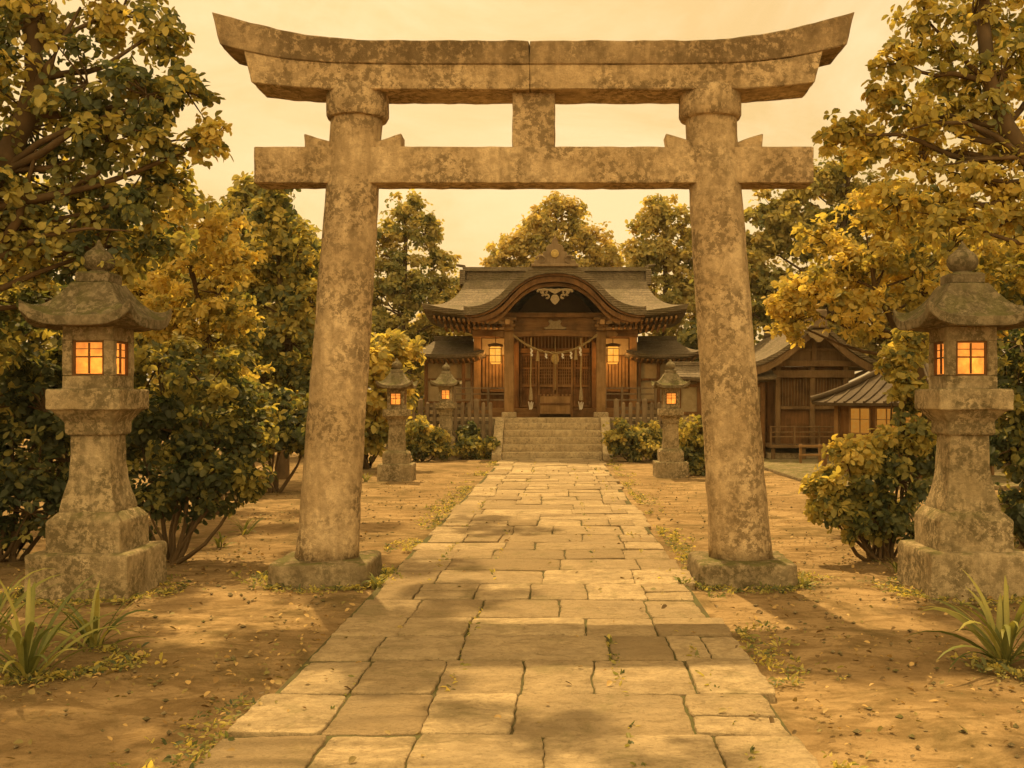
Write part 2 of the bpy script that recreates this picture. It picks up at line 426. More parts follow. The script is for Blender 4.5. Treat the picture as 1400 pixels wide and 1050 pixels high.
# ------------------------------------------------------------------ stone lanterns
def lantern(loc, label, sc=1.0, flared=True, rz=0, rough=True):
    t = thing('stone_lantern', label, 'stone lantern', loc, 'stone lanterns lining the path')
    t.rotation_euler.z = rz
    R = (.06, .009, 8) if rough else None
    P = lambda *a: [(w*sc, w*sc, z*sc, l*sc) for w, z, l in a]
    L = lambda name, lv, bev=.007, par=t, n=6, m='lantern': build(name, MB().rect_loft(lv, n=n), M[m], par, bev*sc, 1, R, 28, loc=loc)
    L('base', P((.41, -.1, 0), (.41, .35, 0), (.395, .37, 0)))
    L('pedestal', P((.30, .36, 0), (.30, .61, 0), (.29, .63, 0), (.235, .69, 0)))
    if flared: L('shaft', P((.23, .68, 0), (.228, .72, 0), (.213, .78, 0), (.195, .85, 0), (.178, .95, 0), (.168, 1.07, 0), (.162, 1.2, 0), (.161, 1.33, 0)))
    else: L('shaft', P((.20, .68, 0), (.19, .8, 0), (.172, 1.33, 0)))
    L('platform', P((.185, 1.31, 0), (.195, 1.33, 0), (.195, 1.42, 0), (.272, 1.518, 0), (.30, 1.522, 0), (.30, 1.685, 0), (.29, 1.69, 0), (.2, 1.692, 0)))
    mb = MB(); w = .208; q = .078
    mb.bx(-w, w, -w, w, 1.688, 1.80); mb.bx(-w, w, -w, w, 2.09, 2.22)
    for a in (-1, 1):
        for b in (-1, 1): mb.box((a*(w-q/2), b*(w-q/2), 1.945), (q, q, .292))
    mb.v = [(x*sc, y*sc, z*sc) for x, y, z in mb.v]
    fb = build('firebox', mb, M['lantern'], t, .006*sc, 1, R and (.07, .006, 8), loc=loc)
    fr = MB(); hw = .131
    for a in (-1, 1): fr.box((a*(hw-.009), -w+.028, 1.945), (.02, .022, .292))
    for z in (1.808, 2.082): fr.box((0, -w+.028, z), (2*hw-.04, .022, .018))
    fr.box((0, -w+.03, 1.945), (.013, .016, .25)); fr.box((0, -w+.032, 1.955), (.22, .014, .012)); fr.box((0, -w+.032, 2.02), (.22, .012, .006))
    pn = MB().box((0, -w+.044, 1.945), (2*hw, .006, .292))
    for m in (fr, pn): m.v = [(x*sc, y*sc, z*sc) for x, y, z in m.v]
    for k in range(4):
        if k == 0:
            f0 = build('window_frame', fr, M['wood'], fb, smooth=0); p0 = build('window_pane', pn, M['glow'], fb, smooth=0)
        else:
            for o in (f0, p0):
                c = o.copy(); COL.objects.link(c); c.parent = fb; c.rotation_euler.z = k*math.pi/2
    l = bpy.data.lights.new('lantern_flame', 'POINT'); l.energy = 1.3*sc*sc; l.color = (1, .70, .34); l.shadow_soft_size = .03
    lo = bpy.data.objects.new('lantern_flame', l); COL.objects.link(lo); lo.parent = t; lo.location = (.02*sc, -.03*sc, 1.90*sc)
    lv = [(.2, 2.2, 0), (.36, 2.195, .06), (.435, 2.195, .115), (.442, 2.2, .12), (.442, 2.275, .135)]
    for i in range(1, 9):
        u = i/8; lv.append((.442-.282*u, 2.275+.295*(u**1.7), .135*(1-u)**2.6))
    lv += [(.12, 2.575, 0)]
    build('roof', MB().rect_loft(P(*lv), n=10, p=4.2), M['lantern_roof'], t, .004, 1, R and (.05, .005, 9), 24, loc=loc)
    f = MB().rect_loft(P((.12, 2.565, 0), (.135, 2.58, 0), (.135, 2.645, 0), (.12, 2.66, 0)), n=3)
    f.lathe([(r*sc, z*sc) for r, z in ((.09, 2.655), (.075, 2.68), (.105, 2.70), (.125, 2.74), (.125, 2.78), (.105, 2.82), (.07, 2.85), (.035, 2.88), (.012, 2.93), (.004, 2.94))], n=20)
    build('finial', f, M['lantern_roof'], t, 0, 1, R and (.06, .006, 8), loc=loc)
    return t
lantern((-3.85, 8.56, 0), 'tall mossy stone lantern with flared shaft beside the dark leafy bush, leftmost of the lanterns')
lantern((3.39, 8.62, 0), 'tall mossy stone lantern with flared shaft, cropped by the right edge of the photo')
lantern((-3.32, 20.9, 0), 'smaller straight-shafted stone lantern just right of the left torii pillar', .835, False)
lantern((-3.12, 28.2, 0), 'far small stone lantern in front of the wooden fence left of the steps', .90, False)
lantern((2.34, 21.6, 0), 'smaller straight-shafted stone lantern just left of the right torii pillar', .84, False)

# ------------------------------------------------------------------ stone steps
SX = -.2
st = thing('stone_steps', 'broad flight of pale stone steps leading up to the shrine', 'steps', (SX, 27.65, 0))
for i in range(5):
    build('step', MB().bx(-1.36, 1.36, .33*i, .33*5, .19*i-.004*(i > 0)-(.1 if i == 0 else 0), .19*(i+1)), M['step'], st, .015, 2, (.16, .008, 5), loc=(SX, 27.65, i*.3))
for sx in (-1, 1):
    a, b = sx*1.365, sx*1.63
    build('cheek_wall', MB().prism_x([(-.12, -.1), (-.12, .14), (.02, .22), (1.5, 1.1), (1.64, 1.12), (1.64, -.1)], min(a, b), max(a, b)), M['step'], st, .015, 2, (.14, .01, 5), loc=(SX, 27.65, 0))

# ------------------------------------------------------------------ main shrine hall
HX = -.13
def shrine():
    t = thing('shrine_hall', 'dark wooden shrine hall with curved gable porch roof at the end of the path', 'shrine', (HX, 32, 0))
    t_in = lambda mb: [setattr(mb, 'v', [(x-HX*0, y-32, z) for x, y, z in mb.v]), mb][1]
    def part(name, mb, m, par=t, bevel=0, smooth=35, rough=None, label=None):
        o = build(name, t_in(mb), m, par, bevel, 1, rough, smooth)
        if label: o['label'] = label
        return o
    part('podium', MB().bx(-3.3, 3.3, 29.3, 36, -.1, 1.09), M['step'], bevel=.02, rough=(.3, .01, 4))
    part('floor', MB().bx(-2.6, 2.6, 30.6, 35.6, 1.09, 1.36), M['wood_h'], bevel=.01)
    # main roof
    lv = [(2.5, 1.55, 3.72, 0), (3.6, 2.45, 4.0, .15), (3.82, 2.62, 4.0, .24), (3.9, 2.7, 4.03, .27), (3.95, 2.74, 4.17, .29)]
    for i in range(1, 13):
        u = i/12; lv.append((3.95-1.05*(1-(1-u)**1.7), 2.74-2.66*u, 4.17+1.33*(.45*u+.55*u**2.0), .29*(1-u)**3))
    roof = part('roof', MB().rect_loft(lv, (0, 33), n=14, p=3.2), M['roof'], smooth=40)
    rg = MB().bx(-2.86, 2.86, 32.86, 33.14, 5.4, 5.72); rg.bx(-2.93, 2.93, 32.78, 33.22, 5.722, 5.80); rg.bx(-2.98, 2.98, 32.84, 33.16, 5.802, 5.87)
    part('ridge', rg, M['roof'], roof, .01)
    for sx in (-1, 1):
        e = MB().bx(sx*2.98-.09, sx*2.98+.09, 32.74, 33.26, 5.3, 5.78); e.prism([(sx*2.9, 5.86), (sx*3.2, 5.92), (sx*3.22, 5.99), (sx*2.9, 5.94)], 32.9, 33.1)
        part('ridge_end', e, M['roof'], roof, .015)
    # curved porch gable
    s = .0205
    cv = [(0, 185), (12, 184.6), (24, 182.5), (34, 179), (43, 174), (52, 167.5), (60, 160), (68, 151.5), (76, 143.5), (86, 136.5), (97, 131.5), (108, 128.6), (118, 127.8), (125, 128.6)]
    half = [(x*s, EYE+z*s) for x, z in cv]
    curve = [(-x, z) for x, z in reversed(half[1:])]+half
    low = [(x*.985, z-.17) for x, z in curve]
    gable = part('porch_roof', MB().strip(curve, .23, 28.7, 32.9), M['roof'], smooth=30)
    part('roof_edge', MB().strip([(x*.99, z-.232) for x, z in curve], .06, 28.76, 31.5), M['wood'], gable, smooth=30)
    barge = [(x*.95, z-.295) for x, z in curve]
    th = [.16 if abs(x) < 1.2 else .13 for x, z in barge]
    poly = barge+[(x*.985, z-h) for (x, z), h in reversed(list(zip(barge, th)))]
    part('bargeboard', MB().prism(poly, 28.82, 28.94), M['wood'], gable, smooth=30)
    inner = [(x*.93, z-.47) for x, z in curve if abs(x) < 2.0]
    part('inner_arch', MB().strip(inner, .10, 28.98, 29.1), M['wood_h'], gable, smooth=30)
    part('porch_soffit', MB().strip([(x*.93, z-.25) for x, z in curve if abs(x) < 2.4], .05, 28.95, 31.4), M['wood_h'], gable, smooth=30)
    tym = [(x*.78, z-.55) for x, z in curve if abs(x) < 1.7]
    part('tympanum', MB().prism(tym+[(tym[-1][0], 3.9), (tym[0][0], 3.9)], 29.95, 30.05), M['recess_shade'])
    # hanging gable pendant
    def lobes(pts, y0, y1, cx=0): return MB().prism([(x+cx, z) for x, z in pts], y0, y1)
    zc = 4.66; pe = MB()
    pe.prism([(x, zc+z) for x, z in ((0, -.38), (.07, -.33), (.13, -.24), (.10, -.15), (.05, -.10), (-.05, -.10), (-.10, -.15), (-.13, -.24), (-.07, -.33))], 28.74, 28.8)
    pe.prism([(x, zc+z) for x, z in ((-.2, .03), (-.12, .08), (0, .05), (.12, .08), (.2, .03), (.1, -.03), (0, -.08), (-.1, -.03))], 28.735, 28.795)
    for sx in (-1, 1):
        for cx, cz, r, a0, a1 in ((.27, -.02, .075, -.5, 4.6), (.42, .0, .055, -.5, 4.6), (.22, -.16, .07, .5, 5.6), (.35, -.09, .045, .5, 5.6)):
            pe.tube([(sx*(cx+r*(1-.05*i)*math.cos(a)), 28.77, zc+cz+r*(1-.05*i)*math.sin(a)) for i, a in enumerate(np.linspace(a0, a1, 12))], [.03]*12, 6)
        pe.tube([(sx*.1, 28.77, zc+.02), (sx*.3, 28.77, zc+.055), (sx*.48, 28.77, zc+.03), (sx*.52, 28.77, zc-.02)], [.03, .028, .025, .01], 6)
    part('gable_pendant', pe, M['carved'], gable, 0)
    # ridge ornament with crest
    side = [(.56, 0), (.60, .08), (.56, .16), (.47, .15), (.44, .25), (.35, .27), (.33, .38), (.24, .40), (.25, .50), (.17, .58), (.09, .60), (.08, .70), (.03, .78)]
    z0 = 5.37
    orn = MB().prism([(x, z0+z) for x, z in side]+[(-x, z0+z) for x, z in reversed(side)], 28.66, 28.86)
    orn.bx(-.66, .66, 28.62, 28.95, z0-.03, z0+.05); orn.lathe([(.02, 0), (.016, .12), (.004, .2)], (0, 28.76, z0+.72), 8)
    for sx in (-1, 1): orn.tube([(sx*(.40+.12*math.cos(a)), 28.62, z0+.17+.1*math.sin(a)) for a in np.linspace(0, 5, 12)], [.035*(1-.05*i) for i in range(12)], 6)
    on = part('ridge_ornament', orn, M['wood_g'], gable, .012)
    bk = MB().bx(-.2, .2, 28.86, 32.5, z0-.02, z0+.14); bk.bx(-.26, .26, 28.86, 32.5, z0+.142, z0+.2)
    part('porch_ridge', bk, M['roof'], gable, .01)
    cr = MB(); n = 24
    cr.rings([[(r*math.cos(2*math.pi*j/n), y, z0+.33+r*math.sin(2*math.pi*j/n)) for j in range(n)] for r, y in ((.11, 28.66), (.11, 28.62), (.085, 28.61), (.08, 28.625))])
    cr.prism([(0, z0+.26), (.06, z0+.33), (0, z0+.40), (-.06, z0+.33)], 28.6, 28.622)
    part('crest', cr, M['gilt'], on)
    # porch pillars and beams
    for sx in (-1, 1):
        p = part('porch_pillar', MB().bx(sx*1.34-.14, sx*1.34+.14, 29.76, 30.04, 1.24, 3.62), M['wood_l'], bevel=.02)
        part('pillar_base', MB().bx(sx*1.34-.21, sx*1.34+.21, 29.69, 30.11, 1.085, 1.25), M['step'], p, .02)
        b = MB()
        for w, z, h in ((.2, 3.62, .1), (.3, 3.72, .08), (.18, 3.8, .12), (.36, 3.92, .08)): b.bx(sx*1.34-w/2-.04, sx*1.34+w/2+.04, 29.62, 30.1, z, z+h-.004)
        b.bx(sx*1.34-.07, sx*1.34+.07, 28.98, 29.62, 3.74, 3.88)
        part('bracket', b, M['wood_l'], p, .012)
        part('corner_post', MB().bx(sx*2.4-.11, sx*2.4+.11, 31.42, 31.64, 1.36, 3.8), M['wood_l'], bevel=.015)
        part('inner_post', MB().bx(sx*1.2-.09, sx*1.2+.09, 31.43, 31.63, 1.36, 3.6), M['wood'], bevel=.012)
        part('side_beam', MB().bx(*(sorted((sx*1.46, sx*2.5))), 30.9, 31.08, 3.5, 3.72), M['wood_h'], bevel=.01)
        part('link_beam', MB().bx(sx*1.34-.07, sx*1.34+.07, 30.04, 31.45, 3.3, 3.5), M['wood'], bevel=.01)
    part('arch_beam', MB().bx(-1.95, 1.95, 29.8, 30.0, 4.005, 4.15), M['wood_h'], bevel=.015)
    part('frieze', MB().bx(-1.2, 1.2, 29.93, 29.99, 3.62, 4.0), M['wood_h'])
    part('rainbow_beam', MB().prism([(-1.2, 3.42), (-.9, 3.45), (0, 3.47), (.9, 3.45), (1.2, 3.42), (1.2, 3.6), (0, 3.65), (-1.2, 3.6)], 29.8, 30.0), M['wood_h'], bevel=.012)
    for sx in (-1, 1):
        part('beam_nose', MB().prism([(sx*1.48, 3.42), (sx*1.78, 3.46), (sx*1.84, 3.53), (sx*1.76, 3.6), (sx*1.48, 3.62)], 29.82, 29.98), M['wood_l'], bevel=.015)
    fl = [(.30, 0), (.33, .06), (.22, .08), (.15, .16), (.2, .24), (.12, .29), (.05, .24)]
    part('frog_leg_strut', MB().prism([(x, 3.66+z) for x, z in fl]+[(-x, 3.66+z) for x, z in reversed(fl)], 29.84, 29.92), M['carved'], bevel=.01)
    # front wall of the hall
    part('wall', MB().bx(-2.35, 2.35, 31.66, 31.76, 1.36, 4.0), M['wood'])
    part('side_wall', MB().bx(-2.38, -2.28, 31.8, 35.4, 1.36, 4.0), M['wood'])
    part('side_wall', MB().bx(2.28, 2.38, 31.8, 35.4, 1.36, 4.0), M['wood'])
    part('back_wall', MB().bx(-2.38, 2.38, 35.4, 35.5, 1.36, 4.0), M['wood'])
    part('head_beam', MB().bx(-2.29, 2.29, 31.4, 31.6, 3.605, 3.8), M['wood_h'], bevel=.012)
    part('transom', MB().bx(-1.1, 1.1, 31.5, 31.6, 3.05, 3.2), M['wood_h'], bevel=.01)
    # transom lattice, doors
    for sx in (-1, 1):
        for k in (0, 1):
            x0 = sx*(.02 if k == 0 else .56); x1 = sx*(.54 if k == 0 else 1.09); a, b = min(x0, x1), max(x0, x1)
            d = MB()
            d.bx(a, a+.06, 31.54, 31.6, 1.38, 3.04); d.bx(b-.06, b, 31.54, 31.6, 1.38, 3.04)
            for z in (1.38, 2.0, 2.55, 2.96): d.bx(a+.062, b-.062, 31.545, 31.598, z, z+.07)
            for j in range(5): xx = a+.06+(b-a-.12)*(j+1)/6; d.bx(xx-.012, xx+.012, 31.56, 31.585, 2.07, 2.95)
            for j in range(9): zz = 2.08+.1*j; d.bx(a+.06, b-.06, 31.566, 31.58, zz, zz+.018)
            dr = part('door', d, M['wood_l'] if k == 0 else M['wood_h'], bevel=.004)
            part('door_panel', MB().bx(a+.05, b-.05, 31.59, 31.62, 1.4, 3.0), M['wood'], dr)
    tl = MB()
    for j in range(21): xx = -1.05+.105*j; tl.bx(xx-.02, xx+.02, 31.53, 31.58, 3.2, 3.6)
    part('transom_lattice', tl, M['wood_l'])
    # side bays: slatted shutters over a dado
    for sx in (-1, 1):
        sh = MB(); a, b = sorted((sx*1.32, sx*2.26))
        for j in range(9): xx = a+(b-a)*(j+.5)/9; sh.bx(xx-.04, xx+.04, 31.57, 31.63, 2.0, 2.95)
        part('shutter', sh, M['wood_l'], bevel=.004)
        part('sill', MB().bx(a, b, 31.5, 31.62, 1.85, 1.98), M['wood_h'], bevel=.01)
        part('upper_panel', MB().bx(a, b, 31.6, 31.64, 3.0, 3.5), M['plaster'])
        # veranda rail
        r = MB(); a, b = sorted((sx*1.5, sx*3.0))
        for z in (1.58, 1.76, 1.93): r.bx(a, b, 30.62, 30.69, z, z+.05)
        for j in range(4): xx = a+(b-a)*j/3; r.bx(xx-.035, xx+.035, 30.615, 30.695, 1.36, 2.0)
        part('veranda_rail', r, M['wood_g'], bevel=.006)
    # rafters
    rm = None
    def rafters(x0, x1, n, y, z, rise, length=.75, w=.06):
        nonlocal rm
        for i in range(n):
            x = x0+(x1-x0)*i/(n-1)
            if rm is None:
                m = MB().box((0, length/2, 0), (w, length, .08)); rm = build('rafter', m, M['wood_l'], t, .006, 1); o = rm
            else: o = rm.copy(); COL.objects.link(o); o.parent = t
            u = abs(x)/3.9
            o.location = (x, y-32, z+rise*u**3.2); o.rotation_euler.x = math.radians(-9)
    for sx in (-1, 1): rafters(sx*2.15, sx*3.6, 11, 30.42, 3.93, .2)
    for sx in (-1, 1): rafters(sx*1.75, sx*3.3, 10, 30.66, 3.80, .06, .75)
    # side wings with lower roofs
    for sx in (-1, 1):
        cx = sx*3.28
        w = part('side_wing', MB().bx(cx-.72, cx+.72, 31.6, 34.8, .9, 3.0), M['plaster'])
        fr = MB()
        for x in (cx-.7, cx-.1, cx+.45, cx+.72): fr.bx(x-.05, x+.05, 31.5, 31.6, .9, 2.95)
        for z in (1.5, 2.2, 2.75): fr.bx(cx-.64, cx+.66, 31.53, 31.59, z, z+.07)
        part('wing_timber', fr, M['wood'], w, .006)
        lv = [(.8, 1.5, 2.75, 0), (1.08, 2.1, 2.86, .1), (1.13, 2.16, 2.88, .14), (1.15, 2.18, 2.97, .15)]
        for i in range(1, 9):
            u = i/8; lv.append((1.15-.55*u, 2.18-2.1*u, 2.97+.55*(.5*u+.5*u*u), .15*(1-u)**2))
        wr = part('wing_roof', MB().rect_loft(lv, (cx, 33), n=10), M['roof'], smooth=40)
        part('wing_ridge', MB().bx(cx-.62, cx+.62, 32.86, 33.14, 3.46, 3.66), M['roof'], wr, .015)
        for i in range(13):
            o = rm.copy(); COL.objects.link(o); o.parent = t; o.location = (cx-.95+1.9*i/12, 31.0-32, 2.84+.08*abs((i-6)/6)**3); o.rotation_euler.x = math.radians(-9)
shrine()

def sacred_rope():
    t = thing('sacred_rope', 'twisted straw rope with white paper streamers hung across the shrine porch', 'rope', (HX, 29.55, 3.4))
    pts = []
    for i in range(49):
        u = -1+2*i/48; pts.append(Vector((u*1.22, 0, .09-.53*(1-u*u)**1.0)))
    a, b = MB(), MB()
    for k, m in ((0, a), (math.pi, a)):
        q = []
        for i, p in enumerate(pts):
            ph = i*.9+k; q.append(p+Vector((0, math.cos(ph)*.022, math.sin(ph)*.022)))
        m.tube(q, [.019]*len(q), 6)
    build('rope', a, M['rope'], t, smooth=60)
    def shide(x, z, w, h):
        m = MB(); n = 4
        for i in range(n):
            o = (i % 2)*w*.45
            m.box((x+o-w*.2, -.01*i, z-h*(i+.5)/n), (w, .008, h/n*1.12), ry=.25 if i % 2 else -.2)
        build('paper_streamer', m, M['paper'], t, smooth=0)
    for x, h in ((-.68, .36), (-.26, .24), (.22, .24), (.46, .34), (.73, .38)):
        shide(x, .09-.53*(1-(x/1.22)**2)-.02, .05, h*.65)
    for x in (-.5, .02, .6):
        m = MB().lathe([(.012, 0), (.03, -.04), (.045, -.2), (.06, -.3), (.01, -.302)], (x, 0, .07-.53*(1-(x/1.22)**2)), 10)
        build('straw_tassel', m, M['rope'], t)
sacred_rope()
def bell_rope(x, label):
    t = thing('bell_rope', label, 'bell rope', (x, 29.6, 0), 'bell ropes in the shrine porch')
    build('cord', MB().tube([(0, 0, 3.4), (.01, 0, 2.8), (-.01, 0, 2.2), (0, 0, 1.75)], [.022]*4, 8), M['rope'], t)
    build('tassel', MB().lathe([(.015, 2.0), (.035, 1.92), (.06, 1.68), (.055, 1.6), (.02, 1.58)], (0, 0, 0), 12), M['carved'], t)
    m = MB()
    for k in range(4):
        a = (k-1.5)*.032; m.box((a, .015*(k % 2), 1.44), (.02, .01, .24-.05*(k % 2)), ry=(k-1.5)*.12)
    build('paper_streamer', m, M['paper'], t, smooth=0)
bell_rope(-.83, 'hanging bell rope with white paper tassel, left one under the straw rope')
bell_rope(.62, 'hanging bell rope with white paper tassel, right one under the straw rope')
def shrine_bell():
    t = thing('shrine_bell', 'small round bell with a thin pull cord before the shrine doors', 'bell', (HX, 30.2, 0))
    build('bell', MB().lathe([(.02, 2.98), (.05, 2.97), (.1, 2.9), (.12, 2.81), (.1, 2.73), (.04, 2.68), (.01, 2.675)], n=16), M['gilt'], t)
    build('cord', MB().tube([(0, 0, 3.45), (0, 0, 2.97)], .014, 6).tube([(0, 0, 2.69), (.005, 0, 2.3), (0, 0, 1.9)], .016, 6), M['rope'], t)
shrine_bell()
def offering_box():
    t = thing('offering_box', 'wooden slatted offering box standing before the shrine doors', 'offering box', (HX, 30.45, 1.09))
    build('box_body', MB().bx(-.5, .5, -.22, .22, .1, .62), M['wood_l'], t, .012)
    m = MB()
    for i in range(9): m.box((-.44+.11*i, 0, .655), (.045, .42, .05))
    build('slat_top', m, M['wood_l'], t, .006)
    m = MB()
    for a in (-1, 1): m.box((a*.49, 0, .33), (.07, .5, .66)); 
    m.box((0, -.235, .4), (.9, .03, .06))
    build('frame', m, M['wood'], t, .008)
offering_box()
def hanging_lantern(x, label):
    t = thing('hanging_lantern', label, 'lantern', (x, 30.55, 0), 'lit lanterns hanging in the shrine porch')
    build('lamp_shade', MB().rect_loft([(.12, .12, 2.68, 0), (.17, .17, 2.74, 0), (.17, .17, 3.12, 0), (.13, .13, 3.2, 0)], n=1), M['glow_dim'], t, smooth=0)
    m = MB()
    for a in (-1, 1):
        for b in (-1, 1): m.box((a*.172, b*.172, 2.93), (.022, .022, .42))
    for z in (2.73, 2.93, 3.13):
        for b in (-1, 1): m.box((0, b*.174, z), (.322, .014, .018)); m.box((b*.174, 0, z), (.014, .322, .018))
    for b in (-1, 1): m.box((0, b*.174, 2.93), (.012, .012, .38))
    build('lamp_frame', m, M['wood'], t, smooth=0)
    build('lamp_roof', MB().rect_loft([(.2, .2, 3.19, .02), (.22, .22, 3.22, .03), (.05, .05, 3.3, 0)], n=4), M['wood'], t)
    build('hook', MB().tube([(0, 0, 3.29), (0, 0, 3.62)], .012, 6), M['wood'], t)
    l = bpy.data.lights.new('lantern_light', 'POINT'); l.energy = 32; l.color = (1, .5, .14); l.shadow_soft_size = .15
    lo = bpy.data.objects.new('lantern_light', l); COL.objects.link(lo); lo.parent = t; lo.location = (0, .34, 2.9)
hanging_lantern(HX-1.78, 'glowing square lantern hanging left of the shrine doors')
hanging_lantern(HX+1.72, 'glowing square lantern hanging right of the shrine doors')

# fences
def fence(x0, x1, y, label):
    t = thing('wooden_fence', label, 'fence', (0, y, 0), 'grey picket fences beside the steps')
    n = int((x1-x0)/.19)
    m = MB()
    for z in (.55, .92, 1.12, 1.32): m.bx(x0, x1, -.03, .03, z, z+.09)
    build('rail', m, M['wood_g'], t, .008)
    pm = None
    for i in range(n+1):
        x = x0+(x1-x0)*i/n; h = 1.5+(.1 if i % 4 == 0 else 0)
        w = .05 if i % 4 else .07
        mb = MB().rect_loft([(w, .045, -.1, 0), (w, .045, h, 0), (.01, .01, h+.05, 0)], (x, -.085), n=1)
        build('picket', mb, M['wood_g'], t, .006, 1)
fence(-4.7, -1.95, 28.95, 'grey wooden picket fence left of the stone steps')
fence(1.6, 4.6, 28.95, 'grey wooden picket fence right of the stone steps')

# roofed wall to the right of the hall
def roofed_wall():
    t = thing('roofed_wall', 'low timbered wall with its own bark roof behind the right torii pillar', 'wall', (4.2, 27.6, 0))
    build('wall_panel', MB().bx(-1.0, 1.3, -.1, .1, -.1, 2.1), M['plaster'], t)
    m = MB()
    for x in (-1.0, -.45, .1, .65, 1.25): m.bx(x-.06, x+.06, -.16, -.1, 0, 2.08)
    for z in (.4, 1.2, 1.95): m.bx(-1.0, 1.3, -.145, -.102, z, z+.09)
    build('timber_frame', m, M['wood'], t, .006)
    lv = [(1.15, .2, 2.08, 0), (1.38, .5, 2.12, .03), (1.4, .52, 2.2, .04)]+[(1.4-.1*u, .52-.46*u, 2.2+.32*(.5*u+.5*u*u), .04*(1-u)) for u in (.25, .5, .75, 1)]
    r = build('roof', MB().rect_loft(lv, (.15, 0), n=8), M['roof'], t)
    build('ridge', MB().bx(-1.2, 1.5, -.09, .09, 2.48, 2.63), M['roof'], r, .015)
roofed_wall()

# ------------------------------------------------------------------ side hall on the right
def side_hall():
    cx = 6.82
    t = thing('side_hall', 'wooden side hall with curved gable behind the right torii pillar', 'hall', (cx, 27.6, 0))
    def part(name, mb, m, par=t, bevel=0, smooth=35): return build(name, mb, m, par, bevel, 1, None, smooth)
    cv = [(0, 3.70), (.25, 3.52), (.5, 3.30), (.8, 3.06), (1.1, 2.86), (1.4, 2.70), (1.7, 2.60), (1.9, 2.58)]
    curve = [(-x, z) for x, z in reversed(cv[1:])]+cv
    rf = part('roof', MB().strip(curve, .13, -.65, 6.0), M['roof'])
    part('bargeboard', MB().prism([(x*.98, z-.135) for x, z in curve]+[(x*.95, z-.33) for x, z in reversed(curve)], -.6, -.52), M['wood_d'], rf)
    rd = MB().bx(-.14, .14, -.6, 5.9, 3.62, 3.84); rd.bx(-.18, .18, -.66, 5.9, 3.842, 3.9)
    part('ridge', rd, M['roof'], rf, .012)
    part('ridge_end', MB().bx(-.2, .2, -.78, -.66, 3.5, 3.98), M['wood_g'], rf, .03)
    sd = [(.05, -.3), (.14, -.2), (.24, -.16), (.28, -.05), (.2, .02), (.08, .03)]
    part('gable_pendant', MB().prism([(x, 3.42+z) for x, z in sd]+[(-x, 3.42+z) for x, z in reversed(sd)], -.68, -.61), M['carved'], rf, .01)
    part('gable_wall', MB().prism([(-1.5, 2.5), (1.5, 2.5), (1.1, 2.74), (.5, 3.16), (0, 3.55), (-.5, 3.16), (-1.1, 2.74)], -.1, 0), M['wood_d'])
    b = MB(); b.bx(-1.25, 1.25, -.2, -.101, 2.5, 2.66); b.bx(-.07, .07, -.18, -.101, 2.662, 3.45); b.bx(-.8, .8, -.16, -.102, 2.92, 3.0)
    part('gable_beam', b, M['wood_d'], bevel=.008)
    part('wall', MB().bx(-.95, .95, .05, 5.2, .42, 2.5), M['wood'])
    for x in (-.95, -.02, .88): part('post', MB().bx(x-.07, x+.07, -.09, .05, .4, 2.5), M['wood_d'], bevel=.012)
    for y in (1.4, 2.8, 4.2): part('post', MB().bx(-1.03, -.952, y-.06, y+.06, .4, 2.5), M['wood_d'], bevel=.012)
    b = MB(); b.bx(-1.1, 1.1, -.12, -.092, 2.2, 2.4); b.bx(-.88, .8, -.05, .045, 1.35, 1.44)
    part('head_beam', b, M['wood_d'], bevel=.006)
    for a in (-.82, -.42, .12, .5):
        d = MB()
        for j in range(5): d.bx(a+.08*j, a+.08*j+.025, -.01, .04, 1.45, 2.19)
        part('window_lattice', d, M['wood_d'])
    part('veranda_floor', MB().bx(-1.3, 1.3, -.75, 5.0, .34, .42), M['wood_d'], bevel=.01)
    part('podium', MB().bx(-1.25, 1.25, -.45, 5.1, -.05, .2), M['step'], bevel=.02)
    r = MB()
    for z in (.62, .74, .88): r.bx(-1.27, 1.27, -.72, -.68, z, z+.035)
    for x in (-1.27, -.65, 0, .65, 1.25): r.bx(x-.025, x+.025, -.73, -.67, .42, .92)
    part('veranda_rail', r, M['wood_d'], bevel=.005)
    for x in (-1.2, -.4, .4, 1.2): part('floor_post', MB().bx(x-.05, x+.05, -.7, -.6, .03, .34), M['wood_d'], bevel=.01)
    for i in range(14):
        o = part('rafter', MB().box((-1.62, -.45+i*.4, 2.52), (.34, .06, .06), ry=.2), M['wood_d'])
side_hall()

